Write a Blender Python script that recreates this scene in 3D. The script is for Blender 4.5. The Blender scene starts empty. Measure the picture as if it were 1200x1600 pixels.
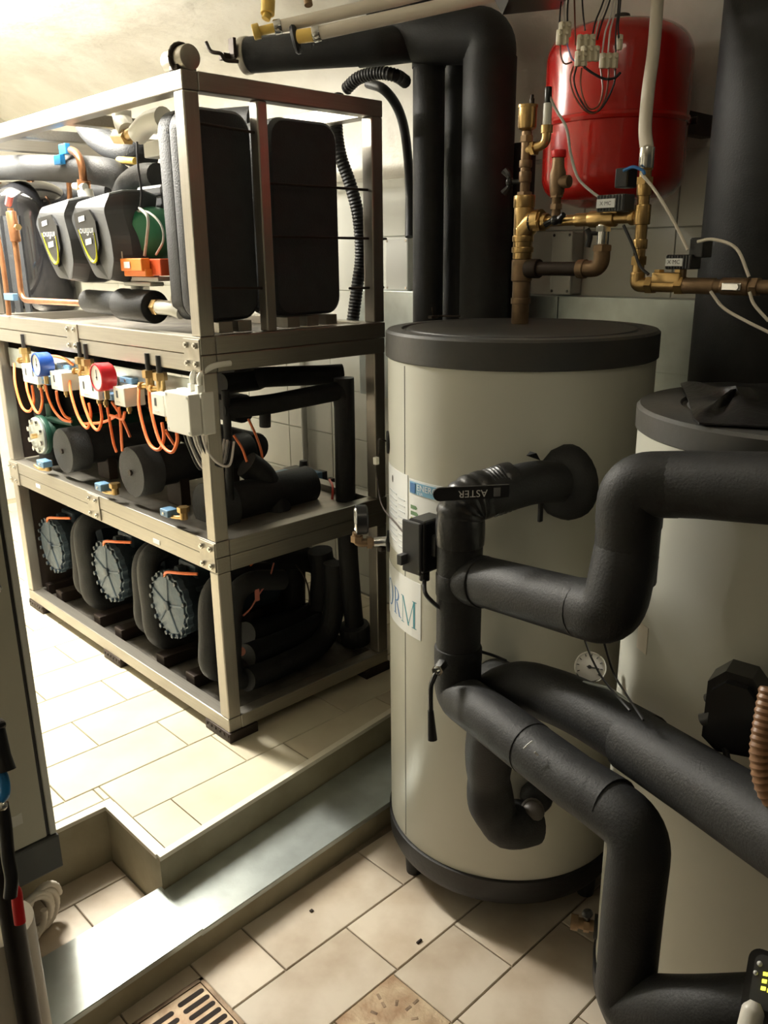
import bpy, bmesh, math, random
from mathutils import Vector, Matrix, Quaternion
random.seed(7)
S = bpy.context.scene
COL = S.collection
# ---------------------------------------------------------------- camera
cam_data = bpy.data.cameras.new('camera')
cam = bpy.data.objects.new('camera', cam_data)
COL.objects.link(cam)
cam_data.sensor_fit = 'HORIZONTAL'; cam_data.sensor_width = 36
cam_data.lens = 39.088
cam_data.clip_start = 0.02
cam.matrix_world = Matrix(((0.716931, 0.211244, -0.664369, -1.324699), (-0.697071, 0.203422, -0.687540, -2.123506), (-0.010091, 0.956031, 0.293091, 1.518921), (0.000000, 0.000000, 0.000000, 1.000000)))
S.camera = cam
# ---------------------------------------------------------------- world, lamps, exposure
S.view_settings.view_transform = 'Standard'
S.view_settings.look = 'None'
S.view_settings.gamma = 1
S.view_settings.use_curve_mapping = False
S.view_settings.exposure = 0.0
W = bpy.data.worlds.new('world'); S.world = W
W.use_nodes = True
W.node_tree.nodes['Background'].inputs[0].default_value = (0.86, 0.80, 0.62, 1)
W.node_tree.nodes['Background'].inputs[1].default_value = 0.04
def area(name, loc, target, sx, sy, power, color):
    l = bpy.data.lights.new(name, 'AREA'); l.shape = 'RECTANGLE'; l.size = sx; l.size_y = sy
    l.energy = power; l.color = color
    o = bpy.data.objects.new(name, l); COL.objects.link(o)
    o.location = loc
    d = Vector(target) - Vector(loc)
    o.rotation_euler = d.to_track_quat('-Z', 'Y').to_euler()
    return o
area('batten_light', (-0.27, 1.65, 2.30), (-0.27, 1.65, 0), 0.16, 1.5, 190, (1.0, 0.96, 0.86))
area('batten_uplight', (-0.27, 1.65, 2.40), (-0.27, 1.65, 4), 0.12, 1.5, 150, (1.0, 0.96, 0.88))
area('overhead_light', (-0.45, -1.55, 2.42), (-0.35, -1.4, 0), 0.5, 0.25, 2.2, (1.0, 0.88, 0.66))

# ---------------------------------------------------------------- materials
def mat(name, col, rough=0.5, metal=0.0, noise=0.0, nscale=8.0, bump=0.0, bscale=60.0, col2=None,
        stretch=None, coat=0.0, emit=None, trans=0.0, objrand=0.0, spec=0.5, coords='Object'):
    m = bpy.data.materials.new(name); m.use_nodes = True
    nt = m.node_tree; b = nt.nodes['Principled BSDF']; N = nt.nodes.new; L = nt.links.new
    b.inputs['Base Color'].default_value = (*col, 1)
    b.inputs['Roughness'].default_value = rough
    b.inputs['Metallic'].default_value = metal
    b.inputs['Coat Weight'].default_value = coat
    b.inputs['Specular IOR Level'].default_value = spec
    if trans: b.inputs['Transmission Weight'].default_value = trans
    if emit:
        b.inputs['Emission Color'].default_value = (*emit[:3], 1); b.inputs['Emission Strength'].default_value = emit[3]
    tc = N('ShaderNodeTexCoord'); mp = N('ShaderNodeMapping'); L(tc.outputs[coords], mp.inputs[0])
    if stretch: mp.inputs['Scale'].default_value = stretch
    last = None
    if noise > 0 or col2:
        n = N('ShaderNodeTexNoise'); n.inputs['Scale'].default_value = nscale; n.inputs['Detail'].default_value = 5
        L(mp.outputs[0], n.inputs['Vector'])
        r = N('ShaderNodeValToRGB'); L(n.outputs['Fac'], r.inputs[0])
        c2 = col2 if col2 else tuple(c*(1-noise) for c in col)
        r.color_ramp.elements[0].position = 0.35; r.color_ramp.elements[1].position = 0.62
        r.color_ramp.elements[0].color = (*c2, 1); r.color_ramp.elements[1].color = (*col, 1)
        last = r.outputs[0]
    if objrand:
        oi = N('ShaderNodeObjectInfo'); mr = N('ShaderNodeMapRange')
        mr.inputs['To Min'].default_value = 1-objrand; mr.inputs['To Max'].default_value = 1.0
        L(oi.outputs['Random'], mr.inputs[0])
        mx = N('ShaderNodeMix'); mx.data_type = 'RGBA'; mx.blend_type = 'MULTIPLY'; mx.inputs[0].default_value = 1
        if last: L(last, mx.inputs['A'])
        else: mx.inputs['A'].default_value = (*col, 1)
        L(mr.outputs[0], mx.inputs['B']); last = mx.outputs['Result']
    if last: L(last, b.inputs['Base Color'])
    if bump:
        n2 = N('ShaderNodeTexNoise'); n2.inputs['Scale'].default_value = bscale; n2.inputs['Detail'].default_value = 4
        L(mp.outputs[0], n2.inputs['Vector'])
        bp = N('ShaderNodeBump'); bp.inputs['Strength'].default_value = bump; bp.inputs['Distance'].default_value = 0.01
        L(n2.outputs['Fac'], bp.inputs['Height']); L(bp.outputs[0], b.inputs['Normal'])
    return m
steel_v = mat('steel_upright', (0.44, 0.41, 0.36), 0.36, 0.9, 0.08, 3, 0.03, 30, stretch=(60, 60, 2))
steel_h = mat('steel_rail', (0.40, 0.375, 0.325), 0.38, 0.9, 0.09, 3, 0.03, 30, stretch=(60, 2, 60))
steel_x = mat('steel_cross_rail', (0.40, 0.375, 0.325), 0.38, 0.9, 0.09, 3, 0.03, 30, stretch=(2, 60, 60))
steel_p = mat('steel_plate', (0.46, 0.43, 0.37), 0.42, 0.85, 0.2, 20)
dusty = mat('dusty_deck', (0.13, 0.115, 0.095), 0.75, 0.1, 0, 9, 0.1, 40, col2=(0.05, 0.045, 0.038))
bolt_m = mat('bolt_steel', (0.62, 0.6, 0.55), 0.25, 1.0)
galv = mat('galvanised_sheet', (0.55, 0.60, 0.58), 0.33, 0.75, 0.14, 14, 0.04, 40)
foam = mat('black_foam', (0.013, 0.0135, 0.0145), 0.6, 0, 0.25, 30, 0.14, 220, spec=0.38)
foam_g = mat('grey_foam', (0.028, 0.030, 0.033), 0.62, 0, 0.2, 20, 0.25, 200)
foam_s = mat('insulation_tape', (0.012, 0.012, 0.013), 0.34, 0, 0, 8, 0.2, 60)
rubber = mat('black_rubber', (0.01, 0.01, 0.011), 0.5, 0, 0, 8, 0.1, 90)
plastic_k = mat('black_plastic', (0.012, 0.012, 0.013), 0.3)
plastic_dg = mat('dark_grey_plastic', (0.065, 0.067, 0.07), 0.42)
gloss_k = mat('gloss_black_paint', (0.02, 0.02, 0.022), 0.13, 0, 0, 8, 0, 60, coat=0.5)
enamel = mat('grey_white_enamel', (0.60, 0.60, 0.525), 0.42, 0, 0.03, 3, 0.02, 8)
capm = mat('dark_grey_lid', (0.04, 0.042, 0.044), 0.5, 0, 0, 5, 0.08, 60, col2=(0.062, 0.058, 0.05))
tilem = mat('cream_floor_tile', (0.66, 0.61, 0.46), 0.42, 0, 0, 4.2, 0.03, 30, col2=(0.56, 0.49, 0.37), objrand=0.12)
tiledirty = mat('worn_floor_tile', (0.62, 0.54, 0.43), 0.48, 0, 0, 5.2, 0.05, 30, col2=(0.45, 0.36, 0.26), objrand=0.18)
grout = mat('grout', (0.26, 0.21, 0.15), 0.85, 0, 0.3, 20, 0.2, 90)
wtile = mat('white_wall_tile', (0.62, 0.62, 0.56), 0.3, 0, 0.04, 5, 0, 30, objrand=0.04)
wgrout = mat('wall_grout', (0.47, 0.47, 0.42), 0.8)
plaster = mat('rough_plaster', (0.80, 0.78, 0.72), 0.9, 0, 0, 4, 0.9, 14, col2=(0.68, 0.65, 0.58))
concrete = mat('olive_concrete', (0.42, 0.38, 0.27), 0.7, 0, 0, 6, 0.1, 40, col2=(0.33, 0.29, 0.19))
beige = mat('cream_trim', (0.78, 0.74, 0.62), 0.4, 0, 0.06, 20)
redp = mat('red_enamel', (0.52, 0.012, 0.008), 0.2, 0, 0, 5, 0.01, 10, coat=0.6)
brass = mat('brass', (0.62, 0.42, 0.18), 0.3, 0.95, 0.25, 22, 0.03, 60)
brass_d = mat('aged_bronze', (0.30, 0.20, 0.115), 0.5, 0.7, 0.35, 18, 0.1, 60)
copper = mat('copper', (0.55, 0.27, 0.14), 0.36, 0.9, 0.3, 18)
iron = mat('dark_iron', (0.04, 0.028, 0.022), 0.55, 0.5, 0.3, 14)
chrome = mat('chrome', (0.7, 0.7, 0.68), 0.16, 1.0)
white_pl = mat('white_plastic', (0.78, 0.77, 0.70), 0.38)
cream_pl = mat('cream_hose', (0.74, 0.68, 0.58), 0.4)
grey_pl = mat('grey_box_plastic', (0.50, 0.50, 0.46), 0.45)
blue_pl = mat('blue_grey_plastic', (0.10, 0.20, 0.32), 0.4)
blue_b = mat('bright_blue_rubber', (0.02, 0.25, 0.62), 0.35)
blue_g = mat('blue_gauge_rubber', (0.01, 0.06, 0.30), 0.35)
red_g = mat('red_gauge_rubber', (0.55, 0.01, 0.02), 0.35)
red_h = mat('red_handle', (0.72, 0.012, 0.015), 0.4)
orange = mat('orange_capillary', (0.90, 0.20, 0.05), 0.4)
orange_b = mat('orange_plastic', (0.95, 0.26, 0.03), 0.42)
orange_r = mat('red_orange_plastic', (0.66, 0.09, 0.02), 0.42)
green_p = mat('green_paint', (0.03, 0.20, 0.10), 0.35)
green_d = mat('dark_green_paint', (0.012, 0.055, 0.035), 0.4)
navy = mat('blue_grey_casting', (0.075, 0.108, 0.14), 0.42, 0.3, 0.25, 14, 0.15, 60)
navy_d = mat('dark_blue_casting', (0.03, 0.045, 0.06), 0.42, 0.3, 0.2, 14, 0.15, 60)
paper = mat('white_sticker', (0.80, 0.82, 0.82), 0.35)
dial = mat('white_dial', (0.85, 0.83, 0.78), 0.3)
yellow = mat('yellow_print', (0.80, 0.80, 0.02), 0.4)
ink = mat('black_ink', (0.02, 0.02, 0.02), 0.5)
silver_ink = mat('silver_print', (0.62, 0.62, 0.6), 0.4)
teal = mat('teal_print', (0.02, 0.25, 0.33), 0.4)
blue_i = mat('blue_print', (0.03, 0.16, 0.42), 0.4)
ltblue = mat('light_blue_print', (0.20, 0.42, 0.60), 0.4)
grn_i = mat('green_print', (0.10, 0.22, 0.10), 0.4); lime_i = mat('lime_print', (0.38, 0.42, 0.10), 0.4)
yel_i = mat('amber_print', (0.75, 0.52, 0.12), 0.4); org_i = mat('orange_print', (0.70, 0.25, 0.08), 0.4)
glass = mat('gauge_glass', (0.9, 0.9, 0.9), 0.05, trans=1.0)
tube_e = mat('lit_tube', (1, 1, 1), 0.4, emit=(1.0, 0.96, 0.88, 14))
led = mat('yellow_led', (0.9, 0.9, 0.1), 0.4, emit=(0.95, 0.9, 0.08, 2.2))
rust = mat('rusty_drain_steel', (0.27, 0.19, 0.12), 0.6, 0.4, 0, 12, 0.3, 60, col2=(0.10, 0.06, 0.035))
rust_l = mat('tan_drain_steel', (0.44, 0.34, 0.22), 0.55, 0.3, 0, 14, 0.2, 60, col2=(0.25, 0.15, 0.08))
hole = mat('drain_darkness', (0.015, 0.008, 0.005), 0.9)
white_w = mat('white_wire', (0.72, 0.68, 0.66), 0.4); blk_w = mat('black_wire', (0.02, 0.02, 0.025), 0.4)
brn_w = mat('brown_wire', (0.20, 0.06, 0.03), 0.4); lil_w = mat('lilac_wire', (0.30, 0.27, 0.55), 0.4)
tblock = mat('terminal_plastic', (0.74, 0.68, 0.52), 0.4)
tan_hose = mat('brown_ribbed_hose', (0.22, 0.11, 0.05), 0.45)
cab_m = mat('cabinet_paint', (0.40, 0.39, 0.31), 0.45, 0, 0.04, 4)
cab_d = mat('cabinet_dark_base', (0.055, 0.058, 0.055), 0.5)
cab_l = mat('cabinet_edge', (0.50, 0.51, 0.46), 0.4)
skin_w = mat('pale_grip_rubber', (0.62, 0.60, 0.54), 0.35)
green_refl = mat('green_reflection_steel', (0.13, 0.20, 0.14), 0.42, 0.6, 0.2, 10)  # green reflection put into the steel colour; assigned to nothing

# ---------------------------------------------------------------- mesh builder
def ext(a, b, k):
    a, b = Vector(a), Vector(b); return a+(b-a)*k
def frame_of(d, up=None):
    d = Vector(d).normalized()
    u = Vector(up) if up else (Vector((0, 0, 1)) if abs(d.z) < 0.9 else Vector((1, 0, 0)))
    a = u.cross(d)
    if a.length < 1e-6: a = Vector((0, 1, 0)).cross(d)
    a.normalize(); b = d.cross(a).normalized()
    return a, b, d
def fillet(pts, r, k=6):
    P = [Vector(p) for p in pts]; out = [P[0]]
    for i in range(1, len(P)-1):
        a, b, c = P[i-1], P[i], P[i+1]
        u = (a-b); v = (c-b); t = min(r, u.length*0.48, v.length*0.48)
        p0 = b+u.normalized()*t; p1 = b+v.normalized()*t
        for j in range(k+1):
            s = j/k; out.append(p0*(1-s)**2 + b*2*s*(1-s) + p1*s*s)
    out.append(P[-1]); return out
def smooth(pts, k=8):
    P = [Vector(p) for p in pts]; P = [P[0]*2-P[1]]+P+[P[-1]*2-P[-2]]; out = []
    for i in range(1, len(P)-2):
        for j in range(k):
            t = j/k; a, b, c, d = P[i-1:i+3]
            out.append(0.5*((2*b)+(c-a)*t+(2*a-5*b+4*c-d)*t*t+(3*b-a-3*c+d)*t**3))
    out.append(P[-2]); return out
class MB:
    def __init__(s): s.v = []; s.f = []; s.sm = []
    def add(s, vs, fs, sm=False):
        o = len(s.v); s.v += [Vector(v) for v in vs]
        for f in fs: s.f.append([i+o for i in f]); s.sm.append(sm)
        return s
    def box(s, a, b, bev=0.0, rot=None, seg=2):
        a, b = Vector(a), Vector(b); c = (a+b)/2; d = b-a
        d = Vector((abs(d.x), abs(d.y), abs(d.z)))
        bev = min(bev, min(d)*0.45)
        bm = bmesh.new(); bmesh.ops.create_cube(bm, size=1)
        for v in bm.verts: v.co = Vector((v.co.x*d.x, v.co.y*d.y, v.co.z*d.z))
        if bev > 0: bmesh.ops.bevel(bm, geom=bm.edges[:], offset=bev, segments=seg, profile=0.5, affect='EDGES')
        bm.verts.ensure_lookup_table()
        R = rot.to_matrix() if rot else Matrix.Identity(3)
        s.add([R @ v.co + c for v in bm.verts], [[v.index for v in f.verts] for f in bm.faces], False)
        bm.free(); return s
    def tube(s, pts, r, n=14, caps=True, rf=None):
        P = [Vector(p) for p in pts]
        Q = [P[0]]
        for p in P[1:]:
            if (p-Q[-1]).length > 1e-5: Q.append(p)
        P = Q; m = len(P); vs = []; a = None
        for i in range(m):
            t = (P[min(i+1, m-1)]-P[max(i-1, 0)]).normalized()
            if a is None: a, b, _ = frame_of(t)
            else:
                a = (a - t*a.dot(t))
                if a.length < 1e-6: a, b, _ = frame_of(t)
                a.normalize(); b = t.cross(a)
            rr = rf(i/(m-1)) if rf else r
            for j in range(n):
                q = 2*math.pi*j/n; vs.append(P[i]+(a*math.cos(q)+b*math.sin(q))*rr)
        fs = [[i*n+j, i*n+(j+1) % n, (i+1)*n+(j+1) % n, (i+1)*n+j] for i in range(m-1) for j in range(n)]
        s.add(vs, fs, True)
        if caps:
            s.add(vs[:n], [list(range(n))[::-1]]); s.add(vs[-n:], [list(range(n))])
        return s
    def cyl(s, p0, p1, r, n=20, r2=None, bev=0.0):
        d = (Vector(p1)-Vector(p0)).length; r2 = r if r2 is None else r2
        if bev: return s.lathe([(0, 0), (r-bev, 0), (r-bev*.3, bev*.3), (r, bev), (r2, d-bev), (r2-bev*.3, d-bev*.3), (r2-bev, d), (0, d)], p0, Vector(p1)-Vector(p0), n)
        return s.lathe([(0, 0), (r, 0), (r2, d), (0, d)], p0, Vector(p1)-Vector(p0), n)
    def lathe(s, prof, o, ax, n=24, sm=True):
        a, b, d = frame_of(ax); o = Vector(o)
        # split into smooth strips at sharp corners
        strips = [[prof[0]]]
        for i in range(1, len(prof)):
            strips[-1].append(prof[i])
            if 0 < i < len(prof)-1:
                u = Vector((prof[i][0]-prof[i-1][0], prof[i][1]-prof[i-1][1])); w = Vector((prof[i+1][0]-prof[i][0], prof[i+1][1]-prof[i][1]))
                if u.length > 1e-9 and w.length > 1e-9 and u.angle(w) > 0.7: strips.append([prof[i]])
        for st in strips:
            vs = []; 
            for r, h in st:
                for j in range(n):
                    q = 2*math.pi*j/n; vs.append(o+d*h+(a*math.cos(q)+b*math.sin(q))*r)
            fs = []
            for i in range(len(st)-1):
                for j in range(n):
                    fs.append([i*n+j, i*n+(j+1) % n, (i+1)*n+(j+1) % n, (i+1)*n+j])
            s.add(vs, fs, sm)
        return s
    def hexa(s, p0, p1, r): return s.cyl6(p0, p1, r, 6)
    def cyl6(s, p0, p1, r, n=6):
        a, b, d = frame_of(Vector(p1)-Vector(p0)); vs = []
        for p in (p0, p1):
            for j in range(n): q = 2*math.pi*j/n; vs.append(Vector(p)+(a*math.cos(q)+b*math.sin(q))*r)
        return s.add(vs, [[j, (j+1) % n, n+(j+1) % n, n+j] for j in range(n)]+[list(range(n))[::-1], list(range(n, 2*n))])
    def sphere(s, c, r, sc=(1, 1, 1), n=16):
        c = Vector(c); vs = []; m = n//2
        for i in range(m+1):
            t = math.pi*i/m
            for j in range(n):
                q = 2*math.pi*j/n
                vs.append(c+Vector((r*sc[0]*math.sin(t)*math.cos(q), r*sc[1]*math.sin(t)*math.sin(q), r*sc[2]*math.cos(t))))
        return s.add(vs, [[i*n+j, (i+1)*n+j, (i+1)*n+(j+1) % n, i*n+(j+1) % n] for i in range(m) for j in range(n)], True)
    def torus(s, c, ax, R, r, n=24, k=8, a0=0, a1=2*math.pi):
        a, b, d = frame_of(ax); full = abs(a1-a0-2*math.pi) < 1e-6
        pts = [Vector(c)+(a*math.cos(a0+(a1-a0)*i/n)+b*math.sin(a0+(a1-a0)*i/n))*R for i in range(n+1)]
        return s.tube(pts, r, k, caps=not full)
    def prism(s, poly, O, U, V, D, bev=0):
        """2D poly in frame U,V at O, extruded by vector D"""
        O, U, V, D = map(Vector, (O, U, V, D)); n = len(poly)
        a = [O+U*p[0]+V*p[1] for p in poly]; b = [p+D for p in a]
        return s.add(a+b, [list(range(n))[::-1], list(range(n, 2*n))]+[[i, (i+1) % n, n+(i+1) % n, n+i] for i in range(n)])
_mc = {}
def build(name, mb, m, parent=None, origin=None):
    org = Vector(origin) if origin is not None else (Vector(parent['_o']) if parent is not None else None)
    if org is None:
        lo = [min(v[i] for v in mb.v) for i in range(3)]; hi = [max(v[i] for v in mb.v) for i in range(3)]
        org = Vector(((lo[0]+hi[0])/2, (lo[1]+hi[1])/2, lo[2]))
    me = bpy.data.meshes.new(name)
    me.from_pydata([v-org for v in mb.v], [], mb.f)
    bm = bmesh.new(); bm.from_mesh(me); bmesh.ops.remove_doubles(bm, verts=bm.verts, dist=1e-6); 
    bmesh.ops.recalc_face_normals(bm, faces=bm.faces); bm.to_mesh(me); bm.free()
    if any(mb.sm):
        me.shade_smooth(); me.set_sharp_from_angle(angle=math.radians(40))
    me.materials.append(m)
    o = bpy.data.objects.new(name, me); COL.objects.link(o)
    o['_o'] = tuple(org)
    if parent is not None: o.parent = parent
    else: o.location = org
    return o
def tag(o, label=None, cat=None, group=None, kind=None):
    if label: o['label'] = label
    if cat: o['category'] = cat
    if group: o['group'] = group
    if kind: o['kind'] = kind
    return o
def thing(name, label, cat, loc, group=None):
    o = bpy.data.objects.new(name, None); COL.objects.link(o); o.location = loc; o['_o'] = tuple(loc)
    o.empty_display_size = 0.05
    return tag(o, label, cat, group)
def solo(name, mb, m, label, cat, group=None): return tag(build(name, mb, m), label, cat, group)
def struct(name, mb, m, label=None): return tag(build(name, mb, m), label, None, None, 'structure')
def dup(root, delta, label, group=None):
    def cp(o, parent):
        c = o.copy(); COL.objects.link(c); c.parent = parent
        for ch in list(o.children): cp(ch, c)
        return c
    r = cp(root, None); r.location = Vector(root.location)+Vector(delta); r['label'] = label
    if group: r['group'] = group
    return r
def text2d(txt, size, m=None, cx=True):
    cu = bpy.data.curves.new('t', 'FONT'); cu.body = txt; cu.size = size; cu.resolution_u = 3
    if cx: cu.align_x = 'CENTER'
    ob = bpy.data.objects.new('t', cu); COL.objects.link(ob)
    bpy.context.view_layer.update()
    me = ob.to_mesh()
    vs = [(v.co.x, v.co.y) for v in me.vertices]; fs = [list(p.vertices) for p in me.polygons]
    ob.to_mesh_clear(); bpy.data.objects.remove(ob); bpy.data.curves.remove(cu)
    return vs, fs
def put_text(mb, txt, size, O, U, V, cx=True):
    vs, fs = text2d(txt, size, cx=cx); O, U, V = map(Vector, (O, U, V))
    return mb.add([O+U*x+V*y for x, y in vs], fs)
# ================================================================ SETTING
tile_cache = {}
def tile_obj(name, x0, y0, x1, y1, ztop, th, m, parent, axis='z'):
    """a single tile, its long edges slightly rounded; axis 'z' lies flat, 'x' hangs on the wall plane x = ztop"""
    du, dv = x1-x0, y1-y0
    key = (round(du, 3), round(dv, 3), th, m.name, axis)
    if key not in tile_cache:
        e = 0.0018; vs = []
        for h, i in ((-th, 0), (-e, 0), (0, e)):
            for sx, sy in ((-1, -1), (1, -1), (1, 1), (-1, 1)):
                u, v = sx*(du/2-i), sy*(dv/2-i)
                vs.append((u, v, h) if axis == 'z' else (-h-0, u, v))
        fs = [[8, 9, 10, 11]]+[[k*4+i, k*4+(i+1) % 4, k*4+4+(i+1) % 4, k*4+4+i] for k in range(2) for i in range(4)]
        me = bpy.data.meshes.new(name); me.from_pydata(vs, [], fs)
        bm = bmesh.new(); bm.from_mesh(me); bmesh.ops.recalc_face_normals(bm, faces=bm.faces)
        # open bottom: make sure the top looks outwards
        bm.faces.ensure_lookup_table(); f = bm.faces[0]
        want = Vector((0, 0, 1)) if axis == 'z' else Vector((-1, 0, 0))
        if f.normal.dot(want) < 0: bmesh.ops.reverse_faces(bm, faces=bm.faces)
        bm.to_mesh(me); bm.free(); me.materials.append(m); tile_cache[key] = me
    o = bpy.data.objects.new(name, tile_cache[key]); COL.objects.link(o); o.parent = parent
    c = Vector(((x0+x1)/2, (y0+y1)/2, ztop)) if axis == 'z' else Vector((ztop, (x0+x1)/2, (y0+y1)/2))
    o.location = c - Vector(parent['_o']); return o
ZP, ZF, ZT = -0.036, -0.225, -0.142        # platform, low floor, duct cover
XW, XL, YF, YB, ZC = 1.2, -2.6, 3.6, -4.2, 2.52
EDGE = lambda x: -0.331+0.092*(x+0.453)     # front edge of the raised platform
g = 0.004
def fill(parent, rows, offs, w, x0, x1, ztop, m, cut=None):
    for k, (ya, yb) in enumerate(rows):
        x = offs[k]
        while x-w > x0: x -= w
        while x < x1:
            a, b = max(x, x0), min(x+w, x1)
            if b-a > 0.02 and yb-ya > 0.02:
                for (c0, d0, c1, d1) in (cut(a, ya, b, yb) if cut else [(a, ya, b, yb)]):
                    if c1-c0 > 0.015 and d1-d0 > 0.015:
                        tile_obj('tile', c0+g/2, d0+g/2, c1-g/2, d1-g/2, ztop, 0.009, m, parent)
            x += w
# low floor
fl = struct('floor', MB().box((XL, YB, ZF-0.1), (XW, YF, ZF-0.006)), grout)
rows = [(-0.52-0.2*(k+1), -0.52-0.2*k) for k in range(9)]
offs = [0.096, -0.13, 0.086, -0.13, 0.08, -0.15, 0.07, -0.15, 0.07]
def drains(a, ya, b, yb):
    out = []
    segs = [(a, b)]
    if abs(yb+0.92) < 0.01: hs = (-0.345, -0.148)
    elif abs(yb+0.52) < 0.01: hs = None
    else: hs = None
    if hs:
        n = []
        for p, q in segs:
            if q <= hs[0] or p >= hs[1]: n.append((p, q))
            else:
                if p < hs[0]: n.append((p, hs[0]))
                if q > hs[1]: n.append((hs[1], q))
        segs = n
    # the rusty drain overlaps two rows
    for p, q in segs:
        y0, y1 = ya, yb
        if q > -0.70 and p < -0.50 and y1 > -0.785 and y0 < -0.587:
            if p < -0.70: out.append((p, y0, -0.70, y1))
            if q > -0.50: out.append((-0.50, y0, q, y1))
            if y0 < -0.785: out.append((max(p, -0.70), y0, min(q, -0.50), -0.785))
            if y1 > -0.587: out.append((max(p, -0.70), -0.587, min(q, -0.50), y1))
        else: out.append((p, y0, q, y1))
    return out
fill(fl, rows, offs, 0.43, -1.75, 1.15, ZF, tiledirty, drains)
rows2 = [(-0.32+0.0, -0.115), (-0.115, -0.02)]
fill(fl, rows2, [-0.62, -0.68], 0.43, -1.6, -0.457, ZF, tiledirty)
# raised platform body with the notch cut out of it, as one prism
NX = -0.455
poly = [(NX, EDGE(NX)), (XW, EDGE(XW)), (XW, YF), (XL, YF), (XL, -0.02), (NX, -0.02)]
pb = MB().prism(poly, (0, 0, ZF-0.02), (1, 0, 0), (0, 1, 0), (0, 0, ZP-0.006-ZF+0.02))
pf = struct('floor_platform', pb, concrete)
rowsP = [(-0.125, 0.088)]+[(0.088+0.211*k, 0.299+0.211*k) for k in range(16)]
offP = [-0.02]+[(-0.106 if k % 2 == 0 else -0.32) for k in range(16)]
def notch(a, ya, b, yb):
    if yb <= -0.0 or ya < -0.02:
        if a < NX+0.03:
            r = []
            if b > NX+0.03: r.append((NX+0.03, ya, b, yb))
            if yb > 0.01: r.append((a, 0.01, min(b, NX+0.03), yb))
            return r
    return [(a, ya, b, yb)]
fill(pf, rowsP, offP, 0.425, -2.2, XW-0.01, ZP, tilem, notch)
# front row follows the slanting edge, cut tiles
xs = [NX+0.03, -0.30, 0.125, 0.55, 0.975, XW-0.01]
for i in range(5):
    a, b = xs[i]+g/2, xs[i+1]-g/2
    q = [(a, EDGE(a)+0.02), (b, EDGE(b)+0.02), (b, -0.125-g/2), (a, -0.125-g/2)]
    t = MB().prism(q, (0, 0, ZP-0.009), (1, 0, 0), (0, 1, 0), (0, 0, 0.009))
    build('tile', t, tilem, pf)
# cream lip along the platform edge and round the notch
lip = MB().prism([(NX, EDGE(NX)-0.004), (XW, EDGE(XW)-0.004), (XW, EDGE(XW)+0.018), (NX, EDGE(NX)+0.018)], (0, 0, ZP-0.012), (1, 0, 0), (0, 1, 0), (0, 0, 0.014))
struct('trim_1', lip, beige)
lip = MB().box((NX-0.004, EDGE(NX)+0.014, ZP-0.012), (NX+0.028, -0.02, ZP+0.0018), 0.001)
lip.box((-2.2, -0.024, ZP-0.012), (NX+0.026, 0.006, ZP+0.002), 0.002)
struct('trim_2', lip, beige)
# walls
wr = struct('wall_right', MB().box((XW+0.006, YB, ZF-0.1), (XW+0.25, YF, ZC+0.2)), wgrout)
ty = [-1.804+0.33*k for k in range(16)]
for r in range(-1, 8):
    z0 = 0.056+0.22*r
    for y in ty: tile_obj('wall_tile', y+0.0015, max(z0, ZP)+0.0015, y+0.33-0.0015, z0+0.22-0.0015, XW, 0.006, wtile, wr, 'x')
# plaster above the tiles, swelling into the vault
prof = [(XW+0.004, 1.815), (XW-0.004, 1.83), (XW-0.012, 1.95), (1.165, 2.08), (1.10, 2.21), (0.98, 2.34), (0.80, 2.44), (0.55, 2.50), (0.2, 2.53), (-2.6, 2.53)]
random.seed(3)
vs = []; ny = 70; fs = []
pr = []
for i in range(len(prof)-2):
    for j in range(4): pr.append((prof[i][0]+(prof[i+1][0]-prof[i][0])*j/4, prof[i][1]+(prof[i+1][1]-prof[i][1])*j/4))
pr += prof[-2:]
for k in range(ny+1):
    y = YB+(YF-YB)*k/ny
    for i, (x, z) in enumerate(pr):
        w = 0.006 if 3 < i < len(pr)-2 else 0.0
        vs.append((x+random.uniform(-w, w), y, z+random.uniform(-w, w)))
m_ = len(pr)
fs = [[k*m_+i, k*m_+i+1, (k+1)*m_+i+1, (k+1)*m_+i] for k in range(ny) for i in range(m_-1)]
struct('ceiling', MB().add(vs, fs, True), plaster)
struct('wall_far', MB().box((XL, YF, ZF-0.1), (XW+0.25, YF+0.2, ZC+0.2)), plaster)
struct('wall_left', MB().box((XL-0.2, YB, ZF-0.1), (XL, YF+0.2, ZC+0.2)), plaster)
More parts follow.
